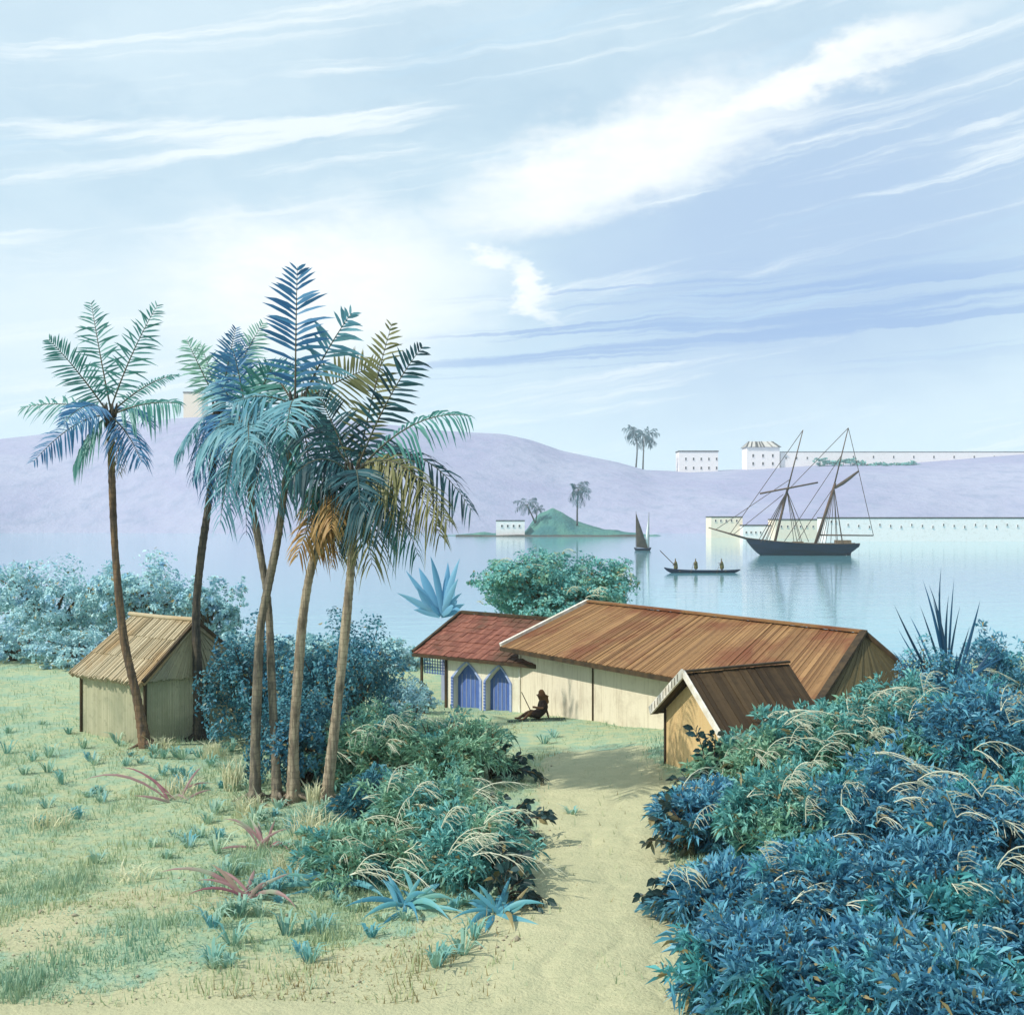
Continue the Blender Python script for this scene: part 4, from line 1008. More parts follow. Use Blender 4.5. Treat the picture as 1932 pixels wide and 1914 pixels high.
# yucca on the right
shrub('dark blue bush wrapped round the foot of the spiky yucca', 1765, 1420, 150, 200, 'bush_blue', 9000, .10, 6, 0, Yoff=.3)
yb = gnd(1785, 1415); yr = random.Random(8)
ytips = [(1741, 1093, .3), (1776, 1066, 0), (1686, 1138, -.3), (1693, 1183, .2), (1800, 1090, .5), (1700, 1216, -.5), (1850, 1130, .2), (1830, 1180, -.4), (1716, 1160, .8), (1760, 1130, -.6), (1880, 1210, .3),
         (1790, 1120, -.7), (1735, 1140, -.8), (1752, 1100, .9), (1812, 1140, -.9), (1725, 1195, .5), (1845, 1220, .9), (1770, 1110, .5)]
ye = strap_plant('spiky dark blue yucca at the right edge of the hip roof, taller than the ridge', 1785, 1415, ytips,
                 'yucca', .085, 'yucca', 'yucca', None, None, 16, base_pt=at(1790, 1330, yb.y), spread=.55, sagk=.05)
tb = MB(); tb.tube(spline([yb-ZV*.2, yb.lerp(at(1790, 1330, yb.y), .5)+Vector((.05, 0, 0)), at(1790, 1330, yb.y)+ZV*.1], 8), [.13, .12, .11, .11, .10, .10, .10, .09, .09], 8); tb.build('trunk', M['bark_dark'], ye, smooth=True)
# fan-leaved plant behind the annex
fp = at(842, 1165, 62); fp.z = h(fp.x, 62)
strap_plant('pale blue broad-leaved plant standing in front of the water behind the annex', 842, 1165,
            [(765, 1075, .4), (812, 1048, 0), (868, 1052, .3), (748, 1118, -.4), (765, 1130, .5), (872, 1118, -.5), (780, 1150, -.2), (790, 1070, .8), (845, 1060, .6), (865, 1090, -.8)], 'banana', .42, 'banana_plant', 'plant', None, None, 9, base_pt=at(832, 1160, 62), spread=.5, sagk=.12)

# pale dry grass tufts
def tuft(label, px, py, hpx, wpx, n, mat='straw', grp='pale dry grass tufts among the palms'):
    b = gnd(px, py); m = b.y/FPX; rng = random.Random(int(px*3+py)); mb = MB()
    for k in range(n):
        a = rng.uniform(0, 6.28); r = rng.random()**.5*wpx*m*.3
        s = Vector((b.x+math.cos(a)*r, b.y+math.sin(a)*r, 0)); s.z = h(s.x, s.y)-.02
        H = hpx*m*rng.uniform(.5, 1.1); ln = Vector((rng.uniform(-1, 1)*wpx*m*.4, rng.uniform(-.5, .5)*wpx*m*.4, 0))
        sd = Vector((rng.uniform(-1, 1), rng.uniform(-1, 1), 0)).normalized()*.016
        p1 = s+ln*.35+ZV*H*.65; p2 = s+ln+ZV*H*rng.uniform(.7, 1)
        mb.mesh([s-sd, s+sd, p1-sd*.8, p1+sd*.8, p2], [(0, 1, 3, 2), (2, 3, 4)], rng.random())
    return tag(mb.build('grass_tuft', M[mat], None, origin=b), label, 'grass', grp)
for a in (('dry grass tuft between the dark-barked palm and the thatched hut corner', 300, 1415, 35, 60, 45), ('dry grass tuft at the roots of the dark-barked palm', 400, 1430, 45, 70, 60),
          ('tall pale grass tuft left of the crossing palm stems', 440, 1490, 75, 60, 70), ('pale grass tuft at the foot of the crossing palms, left side', 470, 1540, 60, 80, 70),
          ('white grass tuft between the curving palm and the foremost palm', 592, 1520, 60, 45, 55), ('wide pale grass tuft just below the palm clump', 590, 1590, 85, 120, 110),
          ('pale grass tuft low on the slope above the blue strap leaves', 540, 1650, 60, 110, 60), ('sparse pale grass tuft in the middle of the left slope', 340, 1500, 50, 130, 55),
          ('sparse dry grass tuft beside the lowest maroon plant', 250, 1660, 40, 130, 45), ('dry grass tuft at the left edge of the slope', 90, 1560, 45, 120, 60)):
    tuft(*a)

# grass cover
def grass_cover():
    rng = RNG; N_ = 230000
    y = 1/rng.uniform(1/58, 1/16.5, N_); x = rng.uniform(-.52, .52, N_)*y
    z = hnp(x, y); dx = CX+x/y*FPX; dy = HY+(CAM.z-z)/y*FPX
    dens = 1-sand_np(x, y)*.96
    dens *= .35+.65*sstep(-.3, .4, fbm(x*.9, y*.9, 11, 4))
    # the trodden yard in front of the house keeps only short blades
    rel = np.stack([x-P0.x, y-P0.y], 1); inside = (rel @ np.array(HN[:2]) > .5) & (rel @ np.array(HN[:2]) < 5) & (rel @ np.array(HD[:2]) > .5) & (rel @ np.array(HD[:2]) < HL)
    keep = (rng.random(N_) < dens) & ~inside
    x, y, z = x[keep], y[keep], z[keep]; n = len(x)
    yard = np.exp(-((x-1.5)/3.2)**2-((y-36)/5)**2)
    H = rng.uniform(.06, .2, n)*(1-.65*yard)*(.6+.6*rng.random(n)); a = rng.uniform(0, 6.28, n); ln = rng.uniform(.2, .9, n)*H
    cl = fbm(x*2.3, y*2.3, 31, 4); H = H*np.clip(.9+1.1*cl, .35, 2.4)
    w = rng.uniform(.008, .016, n); P = np.stack([x, y, z-.01], 1)
    sd = np.stack([np.cos(a), np.sin(a), 0*a], 1)*w[:, None]; b = a+rng.uniform(1, 2, n); tip = P+np.stack([np.cos(b)*ln, np.sin(b)*ln, H], 1)
    V = np.stack([P-sd, P+sd, tip], 1).reshape(-1, 3); F = np.arange(n*3).reshape(-1, 3)
    t = np.repeat(np.clip(rng.random(n)*.45+.3*sand_np(x, y)+.28+.35*fbm(x*.7, y*.7, 41, 3), 0, 1), 3)
    tag(np_mesh('grass', V, F, t, M['grass']), kind='stuff')
grass_cover()

def undergrowth():
    rng = np.random.default_rng(123); N_ = 2600
    y = 1/rng.uniform(1/40, 1/17.5, N_); x = rng.uniform(-.46, .06, N_)*y; z = hnp(x, y); dx = CX+x/y*FPX; dy = HY+(CAM.z-z)/y*FPX
    near = np.exp(-((dx-600)/230)**2-((dy-1560)/110)**2)+.45*np.exp(-((dx-300)/260)**2-((dy-1440)/60)**2)+.5*np.exp(-((dx-760)/260)**2-((dy-1720)/60)**2)
    k = rng.random(N_) < (near*.5+.035)*(1-.8*sand_np(x, y))*(.3+.9*sstep(-.2, .4, fbm(x*1.4, y*1.4, 17, 4))); x, y, z = x[k], y[k], z[k]; n = len(x); m = 22
    H = rng.uniform(.16, .42, (n, 1))*rng.uniform(.6, 1.2, (n, m)); a = rng.uniform(0, 6.28, (n, m)); ln = H*rng.uniform(.3, 1.3, (n, m)); w = rng.uniform(.012, .028, (n, m))
    P = np.stack([x, y, z-.02], 1)[:, None]+np.stack([np.cos(a)*.05, np.sin(a)*.05, 0*a], -1); D = np.stack([np.cos(a)*ln, np.sin(a)*ln, 0*a], -1); S = np.stack([-np.sin(a), np.cos(a), 0*a], -1)*w[..., None]; U = np.stack([0*a, 0*a, H], -1)
    q1 = P+D*.45+U*.75; q2 = P+D+U*rng.uniform(.5, .95, (n, m, 1))
    V = np.stack([P-S*.6, P+S*.6, q1+S, q1-S, q2], 2).reshape(-1, 3); i = np.arange(n*m)*5
    F = np.concatenate([np.stack([i, i+1, i+2], 1), np.stack([i, i+2, i+3], 1), np.stack([i+3, i+2, i+4], 1)])
    t = np.repeat(np.repeat(rng.random(n), m)*.6+rng.random(n*m)*.35, 5)
    tag(np_mesh('undergrowth', V, F, t, M['weed']), kind='stuff')
M['weed'] = leaf_mat('weed_leaf', (0.12, 0.36, 0.33), (0.46, 0.58, 0.40), (0.12, 0.38, 0.44), .55, .3)
undergrowth()
def pebbles():
    rng = np.random.default_rng(77); N_ = 5000
    y = 1/rng.uniform(1/42, 1/16.5, N_); x = rng.uniform(-.5, .5, N_)*y; k = rng.random(N_) < sand_np(x, y)*.8*(.25+.75*sstep(.0, .5, fbm(x*1.3, y*1.3, 8, 3))); x, y = x[k], y[k]; n = len(x)
    r = rng.uniform(.012, .035, n)*(1+1.2*(rng.random(n) < .04)); z = hnp(x, y)+r*.25
    o = np.array([(1, 0, 0), (0, 1, 0), (-1, 0, 0), (0, -1, 0), (0, 0, .8), (0, 0, -.6)]); q = rng.uniform(.7, 1.3, (n, 6, 1))
    V = (np.stack([x, y, z], 1)[:, None, :]+o[None]*r[:, None, None]*q).reshape(-1, 3); i = (np.arange(n)*6)[:, None]
    F = np.concatenate([np.stack([i[:, 0]+a, i[:, 0]+b, i[:, 0]+c], 1) for a, b, c in ((0, 1, 4), (1, 2, 4), (2, 3, 4), (3, 0, 4), (1, 0, 5), (2, 1, 5), (3, 2, 5), (0, 3, 5))])
    tag(np_mesh('pebbles', V, F, np.repeat(rng.random(n), 6), M['pebble']), kind='stuff')
M['pebble'] = plain('pebble', (0.42, 0.38, 0.27), (0.22, 0.20, 0.15), 9, .9, 0)
pebbles()

# ------------------------------------------------------------------ people
def skin_mesh(name, joints, edges, mat, parent, sub=2, root=0):
    me = bpy.data.meshes.new(name); me.from_pydata([j[0] for j in joints], edges, [])
    ob = bpy.data.objects.new(name+'_build', me); col.objects.link(ob)
    sk = ob.modifiers.new('skin', 'SKIN'); sk.use_smooth_shade = True
    for i, j in enumerate(joints):
        r = j[1]; me.skin_vertices[0].data[i].radius = (r, r) if not hasattr(r, '__len__') else r
        me.skin_vertices[0].data[i].use_root = (i == root)
    ss = ob.modifiers.new('sub', 'SUBSURF'); ss.levels = sub; ss.render_levels = sub
    dg = bpy.context.evaluated_depsgraph_get(); dg.update()
    m2 = bpy.data.meshes.new_from_object(ob.evaluated_get(dg)); m2.name = name
    bpy.data.objects.remove(ob)
    m2.materials.clear(); m2.materials.append(mat)
    m2.polygons.foreach_set('use_smooth', [True]*len(m2.polygons))
    return link(name, m2, parent)

# seated person with a staff by the long house
sp = gnd(1018, 1357)
seated = tag(empty('person', sp, R(14)), 'hooded person in a dark robe sitting on a mat before the house wall', 'person'); seated.scale = (1.0, 1.0, 1.0)
J = [((.12, 0, .14), (.17, .15)), ((.13, 0, .36), (.14, .12)), ((.10, 0, .56), (.17, .11)), ((.07, 0, .68), .06), ((.04, 0, .76), (.075, .08)), ((.02, 0, .88), (.075, .085)), ((-.045, 0, .80), .03),
     ((-.05, -.12, .18), .085), ((-.30, -.16, .33), .065), ((-.50, -.15, .12), .05), ((-.60, -.15, .05), .04), ((-.72, -.16, .06), .03),
     ((-.05, .12, .18), .085), ((-.34, .12, .25), .065), ((-.60, .12, .10), .05), ((-.70, .12, .05), .04), ((-.82, .12, .07), .03),
     ((.09, -.20, .60), .06), ((.02, -.28, .40), .048), ((-.18, -.26, .44), .038), ((-.25, -.25, .46), .035),
     ((.12, .20, .60), .06), ((.26, .27, .38), .048), ((.34, .26, .16), .038), ((.36, .25, .07), .035)]
Eg = [(0, 1), (1, 2), (2, 3), (3, 4), (4, 5), (4, 6), (0, 7), (7, 8), (8, 9), (9, 10), (10, 11), (0, 12), (12, 13), (13, 14), (14, 15), (15, 16), (2, 17), (17, 18), (18, 19), (19, 20), (2, 21), (21, 22), (22, 23), (23, 24)]
for k in range(4):      # fingers closed round the staff, fingers resting on the mat
    J += [((-.285, -.262+.0*k, .43+.018*k), .011), ((-.30, -.235, .43+.018*k), .010)]; n_ = len(J); Eg += [(20, n_-2), (n_-2, n_-1)]
for k in range(4):
    J += [((.34+.012*k, .22-.0*k, .04), .011), ((.335+.016*k, .175-.01*(k in (1, 2)), .025), .010)]; n_ = len(J); Eg += [(24, n_-2), (n_-2, n_-1)]
skin_mesh('body', J, Eg, M['skin'], seated)
Rb = [((.14, 0, .15), (.32, .27)), ((.13, 0, .34), (.26, .22)), ((.10, 0, .55), (.27, .19)), ((.08, 0, .655), (.085, .085)), ((-.06, -.10, .17), (.17, .15)), ((-.36, -.14, .26), (.14, .12)), ((-.06, .10, .17), (.17, .15)), ((-.38, .11, .19), (.14, .12)),
      ((.10, -.2, .58), .085), ((.03, -.275, .42), .07), ((.13, .2, .58), .085), ((.25, .265, .40), .07)]
skin_mesh('robe', Rb, [(0, 1), (1, 2), (2, 3), (0, 4), (4, 5), (0, 6), (6, 7), (2, 8), (8, 9), (2, 10), (10, 11)], M['robe'], seated)
skin_mesh('hood', [((.09, 0, .62), (.18, .17)), ((.095, 0, .76), (.115, .125)), ((.065, 0, .90), (.115, .115)), ((.02, 0, .98), .07), ((.2, 0, .48), (.15, .15))], [(0, 1), (1, 2), (2, 3), (0, 4)], M['wrap'], seated)
skin_mesh('leg_wrap', [((-.28, -.15, .31), (.085, .08)), ((-.48, -.15, .14), (.065, .06)), ((-.30, .11, .23), (.085, .08)), ((-.58, .12, .11), (.065, .06))], [(0, 1), (0, 2), (2, 3)], M['wrap'], seated)
st = MB(); a_ = at(984, 1305, sp.y-.27); st.tube([at(1006, 1350, sp.y-.27), at(1001, 1340, sp.y-.27), a_], [.016, .016, .014], 7)
tag(st.build('walking_staff', M['wood_dark'], None, origin=at(1006, 1350, sp.y-.27)), 'thin dark staff leaning up from the seated person\'s hand', 'staff')
mt = MB(); nx_, ny_ = 30, 14; V = []
for j in range(ny_+1):
    for i in range(nx_+1):
        x = sp.x-1.05+1.9*i/nx_; y = sp.y-.5+1.0*j/ny_; V.append((x, y, h(x, y)+.02+.012*math.sin(x*9)*math.sin(y*7)))
V += [(x, y, z-.03) for x, y, z in V]; o_ = (nx_+1)*(ny_+1)
Fm = [(j*(nx_+1)+i, j*(nx_+1)+i+1, (j+1)*(nx_+1)+i+1, (j+1)*(nx_+1)+i) for j in range(ny_) for i in range(nx_)]
mt.mesh(V, Fm+[tuple(o_+i for i in reversed(f)) for f in Fm]); tag(mt.build('sitting_mat', M['mat'], None, smooth=True, origin=sp), 'dark green mat spread under the seated person', 'mat')

# ------------------------------------------------------------------ boats
WZ = -2.0
def ptw(dx, dy, Y): return at(dx, dy, Y)
# canoe
CY = 188.0
can = tag(empty('dugout_canoe', at(1326, 1081, CY)), 'long dark dugout canoe carrying three standing people', 'canoe')
def hull(name, x0, x1, Y, beam, zk, sheer, mat, parent, n=26, rake=.6, full=.55, m=9):
    """lofted open hull; sheer(f) = rail height, f from 0 at x0 to 1 at x1"""
    mb = MB(); V = []
    for i in range(n+1):
        f = i/n; wd = beam*.5*max(.02, 1-abs(2*f-1)**(1/ (1-full)))
        zt = sheer(f); zb_ = zk+(zt-zk)*.85*abs(2*f-1)**6
        for j in range(m):
            a = -1+2*j/(m-1); ca = math.copysign(abs(a)**.75, a)
            V.append((x0+(x1-x0)*f, Y+wd*ca*(1 if abs(a) > .99 else (.98)), zb_+(zt-zb_)*abs(a)**2.2))
    F = [(i*m+j, (i+1)*m+j, (i+1)*m+j+1, i*m+j+1) for i in range(n) for j in range(m-1)]
    mb.mesh(V, F)
    inn = [(x, Y+(y-Y)*.86, z+.07 if abs(k % m-(m-1)/2) < (m-1)/2 else z) for k, (x, y, z) in enumerate(V)]; o_ = len(V)
    mb.mesh(inn, [tuple(reversed(f)) for f in F])
    for i in range(n):
        for j in (0, m-1):
            a, b = i*m+j, (i+1)*m+j; mb.f.append((a, b, b+o_, a+o_) if j else (b, a, a+o_, b+o_))
    return mb.build(name, mat, parent, smooth=True)
cx0, cx1 = at(1253, 1072, CY).x, at(1397, 1080, CY).x
hull('hull', cx0, cx1, CY, 1.15, WZ-.25, lambda f: WZ+.42+.45*(1-f)**6+.15*f**8, M['hull'], can, 26)
for k in (.2, .42, .62, .8):
    th = MB(); th.abox((cx0+(cx1-cx0)*k, CY, WZ+.28), .22, 1.0, .05); th.build('thwart', M['deck'], can)
def paddler(label, dx, pole, facing):
    b = Vector((at(dx, 1080, CY).x, CY, WZ+.0))
    e = tag(empty('person', b, facing), label, 'person', 'people standing in the dugout canoe'); e.scale = (1.2, 1.2, 1.2)
    J = [((0, 0, .86), (.15, .12)), ((0, 0, 1.10), (.135, .105)), ((-.02, 0, 1.34), (.175, .11)), ((-.03, 0, 1.47), .06), ((-.05, 0, 1.57), (.075, .085)), ((-.05, 0, 1.70), (.075, .085)), ((-.12, 0, 1.60), .025),
         ((0, -.1, .80), .095), ((-.05, -.12, .45), .07), ((.02, -.12, .10), .05), ((-.13, -.13, .06), .035), ((0, .1, .80), .095), ((.03, .13, .45), .07), ((.10, .13, .10), .05), ((-.05, .14, .06), .035),
         ((-.03, -.21, 1.38), .062), ((-.2, -.27, 1.16), .05), ((-.38, -.2, 1.24), .04), ((-.45, -.17, 1.26), .038), ((-.03, .21, 1.38), .062), ((-.14, .27, 1.12), .05), ((-.34, .1, .98), .04), ((-.41, .05, .97), .038)]
    Eg = [(0, 1), (1, 2), (2, 3), (3, 4), (4, 5), (4, 6), (0, 7), (7, 8), (8, 9), (9, 10), (0, 11), (11, 12), (12, 13), (13, 14), (2, 15), (15, 16), (16, 17), (17, 18), (2, 19), (19, 20), (20, 21), (21, 22)]
    skin_mesh('body', J, Eg, M['skin'], e, 1)
    skin_mesh('tunic', [((0, 0, .40), (.34, .28)), ((0, 0, .86), (.28, .24)), ((0, 0, 1.1), (.25, .21)), ((-.02, 0, 1.34), (.27, .2)), ((-.03, 0, 1.47), .12), ((-.03, -.27, 1.36), .13), ((-.03, .27, 1.36), .13)],
              [(0, 1), (1, 2), (2, 3), (3, 4), (3, 5), (3, 6)], M['tunic'], e, 1)
    skin_mesh('headwrap', [((-.04, 0, 1.65), (.09, .095)), ((-.04, 0, 1.76), (.085, .09)), ((-.02, 0, 1.83), .05)], [(0, 1), (1, 2)], M['tunic'], e, 1)
    return e
paddler('person standing at the bow of the canoe, raising a long pole', 1275, True, 0)
paddler('person standing in the middle of the canoe between the other two', 1313, False, R(12))
paddler('person standing at the stern of the canoe, at its right end', 1362, False, R(-10))
pl = MB(); pl.tube([at(1279, 1072, CY-.25), at(1245, 1038, CY-.25)], .06, 6); tag(pl.build('punt_pole', M['spar'], None, origin=at(1279, 1072, CY-.25)), 'long dark pole held up from the bow of the canoe', 'pole')
for (x, lab) in ((1307, 'paddle dipping into the water from the middle of the canoe'), (1356, 'paddle dipping into the water from the stern of the canoe')):
    p = MB(); a_ = at(x, 1068, CY-.35); b_ = Vector((a_.x-.5, CY-1.2, WZ-.15)); p.tube([a_, b_.lerp(a_, .3)], .035, 6); d_ = (b_-a_).normalized(); s_ = Vector((1, 0, 0)).cross(d_).normalized()
    q_ = b_.lerp(a_, .32); p.mesh([q_-s_*.03-Vector((.02, 0, 0)), q_+s_*.03-Vector((.02, 0, 0)), b_+s_*.16-Vector((.02, 0, 0)), b_-s_*.16-Vector((.02, 0, 0)), q_-s_*.03+Vector((.02, 0, 0)), q_+s_*.03+Vector((.02, 0, 0)), b_+s_*.16+Vector((.02, 0, 0)), b_-s_*.16+Vector((.02, 0, 0))],
           [(0, 1, 2, 3), (7, 6, 5, 4), (0, 4, 5, 1), (1, 5, 6, 2), (2, 6, 7, 3), (3, 7, 4, 0)])
    tag(p.build('paddle', M['spar'], None, origin=a_), lab, 'paddle', 'paddles of the dugout canoe')

# sail boat
SY = 312.0
sbt = tag(empty('sailing_boat', at(1212, 1038, SY)), 'tiny sailing boat with one brown and one white sail crossing left of the canoe', 'boat')
hull('hull', at(1196, 1036, SY).x, at(1229, 1036, SY).x, SY, 1.5, WZ-.3, lambda f: WZ+.65+.25*(2*f-1)**4, M['hull'], sbt, 20)
def sail(pts, mat, th=.03, belly=.35):
    mb = MB(); a, b, c = [Vector(p) for p in pts]; n = 8; idx = {}; V = []
    for i in range(n+1):
        for j in range(n+1-i):
            u, v = i/n, j/n; w_ = 1-u-v; idx[(i, j)] = len(V); V.append(a*w_+b*u+c*v+Vector((0, -belly*27*u*v*w_-belly*u*w_, 0)))
    k = len(V); F = []
    for i in range(n):
        for j in range(n-i):
            F.append((idx[(i, j)], idx[(i+1, j)], idx[(i, j+1)]))
            if i+j < n-1: F.append((idx[(i+1, j)], idx[(i+1, j+1)], idx[(i, j+1)]))
    mb.mesh(V+[v+Vector((0, th, 0)) for v in V], F+[tuple(q+k for q in reversed(f)) for f in F]); return mb.build('sail', mat, sbt, smooth=True)
sail([at(1200, 967, SY), at(1201, 1032, SY), at(1223, 1034, SY)], M['sail_dark'])['label'] = 'brown sail'
sail([at(1224, 970, SY+.6), at(1215, 1031, SY+.6), at(1224, 1033, SY+.6)], M['sail_white'])['label'] = 'white sail'
for (a, b) in (((1200, 1036), (1200, 964)), ((1224.5, 1036), (1224.5, 966))):
    x = MB(); x.tube([at(*a, SY+.3), at(*b, SY+.3)], [.09, .05], 6); x.build('mast', M['spar'], sbt)

# schooner
GY = 275.0
ship = tag(empty('schooner', at(1515, 1047, GY)), 'dark two-masted schooner at anchor with furled sails before the white harbour wall', 'ship')
X = lambda dx: at(dx, 1000, GY).x
Zs = lambda dy: at(1500, dy, GY).z
S_ = lambda dx, dy, dy_=0.0: at(dx, dy, GY)+Vector((0, dy_, 0))
x0, x1 = X(1408), X(1618); BE = 5.6
mb = MB(); V = []; n, m = 40, 11
for i in range(n+1):
    f = i/n; rail = Zs(1014.5)+(Zs(1025)-Zs(1014.5))*f**.8-.45*math.sin(f*math.pi)
    keel = WZ-.4+(rail-WZ)*max(0, 1-f/.16)**1.4*.95+(rail-WZ)*max(0, (f-.84)/.16)**1.5*.85
    wd = BE*.5*min(1, (f/.30)**.6 if f < .3 else 1)*(1-.28*max(0, (f-.7)/.3)**2); wd = max(wd, .08)
    for j in range(m):
        a = -1+2*j/(m-1); V.append((x0+(x1-x0)*f, GY+wd*math.copysign(abs(a)**.6, a), keel+(rail-keel)*abs(a)**2.4))
F = [(i*m+j, (i+1)*m+j, (i+1)*m+j+1, i*m+j+1) for i in range(n) for j in range(m-1)]
F.append(tuple(n*m+j for j in range(m)))
mb.mesh(V, F); hull_o = mb.build('hull', M['hull'], ship, smooth=True)
dk = MB(); DV = []
for i in range(n+1):
    a = Vector(V[i*m]); b = Vector(V[i*m+m-1]); DV += [a.lerp(b, .03)-ZV*.55, a.lerp(b, .97)-ZV*.55]
dk.mesh(DV, [(2*i, 2*i+1, 2*i+3, 2*i+2) for i in range(n)]); dk.build('deck', M['deck'], hull_o)
rl = MB()
for sd in (0, m-1): rl.tube([Vector(V[i*m+sd])+ZV*.04 for i in range(n+1)], .09, 5)
rl.build('rail', M['spar'], hull_o)
cb = MB(); cb.abox((X(1590), GY, Zs(1027)), 3.2, 2.4, 1.0); cb.abox((X(1505), GY, Zs(1027)), 2.2, 1.8, .7); cb.build('deckhouse', M['deck'], ship)
rd = MB(); rd.box((X(1597), GY-.08, WZ-.4), (.9, 0, 0), (0, .16, 0), (.35, 0, 2.1)); rd.build('rudder', M['hull'], ship)
def spar(name, a, b, r0, r1, parent=None):
    x = MB(); x.tube([a, b], [r0*1.2, r1*1.3], 8); return x.build(name, M['spar'], parent or ship, smooth=True)
FB, FH, FT = S_(1460, 1030), S_(1485, 926), S_(1515, 811)
MBs, MH, MT = S_(1537, 1030), S_(1573.6, 918), S_(1600.5, 807)
fm = spar('mast', FB, FH+(FH-FB)*.06, .26, .2); spar('topmast', FH-(FH-FB)*.04, FT, .15, .07, fm)
mm = spar('mast', MBs, MH+(MH-MBs)*.06, .30, .22); spar('topmast', MH-(MH-MBs)*.04, MT, .15, .07, mm)
spar('bowsprit', S_(1420, 1019), S_(1337, 995), .24, .10)
spar('yard', S_(1433, 931, -.5), S_(1542, 910, -.5), .17, .14); spar('gaff', S_(1573, 921, .2), S_(1621, 888, .2), .2, .15); spar('boom', S_(1548, 1009, .2), S_(1648, 1010, .2), .15, .11)
sl = MB()   # sail furled along the gaff
sl.tube([S_(1575, 921, -.15), S_(1590, 911, -.15), S_(1604, 901, -.15), S_(1619, 890, -.15)], [.2, .38, .32, .12], 8); so = sl.build('furled_sail', M['sail_dark'], ship, smooth=True)
def lines(name, segs, r=.07):
    x = MB()
    for a, b in segs: x.tube([a, b], r, 4)
    return x.build(name, M['rope'], ship)
hb_ = BE*.46
for sd in (-1, 1):
    lines('shrouds', [(FH, S_(px, 1022, sd*hb_)) for px in ((1431, 1438, 1446, 1499, 1508) if sd < 0 else (1434, 1442, 1450, 1503, 1515, 1531))])
    lines('shrouds', [(MH, S_(px, 1024, sd*hb_)) for px in ((1541, 1546, 1552, 1572, 1583) if sd < 0 else (1543, 1549, 1573, 1586, 1596))])
lines('stay', [(FT, S_(1378, 1006)), (S_(1489, 905), S_(1350, 999)), (S_(1478, 932), S_(1381, 1010))]); lines('stay', [(MT, FH), (S_(1588, 858), S_(1478, 1024)), (MH, S_(1500, 1026))])
lines('topping_lift', [(MT, S_(1620, 888)), (S_(1620, 888), S_(1648, 1010))])

# ------------------------------------------------------------------ far buildings
def window_on(parent, c, w, hgt, face=-1, arched=False):
    """c: centre of the opening's foot on a wall that faces the camera (-Y); frame proud of the wall, dark pane set inside it"""
    fr = MB(); t = .16*w; y0 = c.y-.14
    fr.box((c.x-w/2-t, y0, c.z), (t, 0, 0), (0, .137, 0), (0, 0, hgt)); fr.box((c.x+w/2, y0, c.z), (t, 0, 0), (0, .137, 0), (0, 0, hgt))
    fr.box((c.x-w/2-t, y0, c.z+hgt+.003), (w+2*t, 0, 0), (0, .137, 0), (0, 0, t)); fr.box((c.x-w/2-t-.1, y0-.1, c.z-t-.003), (w+2*t+.2, 0, 0), (0, .237, 0), (0, 0, t))
    f = fr.build('window', M['white_wall'], parent)
    pn = MB(); pn.box((c.x-w/2+.004, c.y-.05, c.z+.003), (w-.008, 0, 0), (0, .045, 0), (0, 0, hgt-.003)); pn.build('pane', M['opening'], f)
def block(name, label, cat, x0, x1, yt, yb, Y, depth, mat, wins, roofk='flat', grp=None, drop=3.0, ww=.5, wh=1.0):
    a, b = at(x0, yb, Y), at(x1, yb, Y); zt = at(x0, yt, Y).z
    e = tag(empty(name, ((a.x+b.x)/2, Y+depth/2, a.z)), label, cat, grp)
    wl = MB(); wl.box((a.x, Y, a.z-drop), (b.x-a.x, 0, 0), (0, depth, 0), (0, 0, zt-a.z+drop)); wl.build('wall', M[mat], e)
    for (px, py) in wins: window_on(e, at(px, py, Y), ww*Y/FPX*3.2, wh*Y/FPX*5.4)
    W_ = b.x-a.x
    if roofk == 'flat':
        r = MB(); t = .9*Y/FPX; r.box((a.x-t, Y-t, zt+.003), (W_+2*t, 0, 0), (0, depth+2*t, 0), (0, 0, 2.2*Y/FPX)); r.build('roof', M['tile_dark'], e)
    elif roofk == 'parapet':
        r = MB(); t = .35; r.box((a.x-.1, Y-.12, zt+.003), (W_+.2, 0, 0), (0, t, 0), (0, 0, .5)); r.box((a.x-.1, Y+depth-t+.12, zt+.003), (W_+.2, 0, 0), (0, t, 0), (0, 0, .5))
        r.box((a.x-.1, Y+t-.117, zt+.003), (t, 0, 0), (0, depth-2*t+.234, 0), (0, 0, .5)); r.box((b.x-t+.1, Y+t-.117, zt+.003), (t, 0, 0), (0, depth-2*t+.234, 0), (0, 0, .5)); r.build('parapet', M['rock'], e)
    elif roofk == 'hip':
        z1 = zt+(12*Y/FPX); o = 1.0; A = [Vector((a.x-o, Y-o, zt+.05)), Vector((b.x+o, Y-o, zt+.05)), Vector((b.x+o, Y+depth+o, zt+.05)), Vector((a.x-o, Y+depth+o, zt+.05))]
        i_ = W_*.12; R0, R1 = Vector((a.x+i_, Y+depth/2, z1)), Vector((b.x-i_, Y+depth/2, z1)); r = MB(); rr_ = random.Random(2)
        roof_slope(r, A[0], A[1], R1, R0, 22, .15, .12, rnd=rr_); roof_slope(r, A[3], A[2], R1, R0, 22, .15, .12, rnd=rr_); roof_slope(r, A[0], A[3], R0, R0, 12, .15, .05, rnd=rr_); roof_slope(r, A[1], A[2], R1, R1, 12, .15, .05, rnd=rr_)
        r.build('roof', M['roof_far'], e)
    return e
M['roof_far'] = plain('striped_tile', (0.07, 0.055, 0.045), (0.10, 0.08, 0.065), 1, .8, 0, tintmix=0.0)
_m, _t, _b = new_mat('striped_tiles'); _t.l.new(_t.mix(_t.ramp(attr(_t), .45, .55), (0.06, 0.05, 0.04), (0.5, 0.48, 0.44)), _b.inputs['Base Color']); _b.inputs['Roughness'].default_value = .8; M['roof_far'] = _m
PY = 872.0
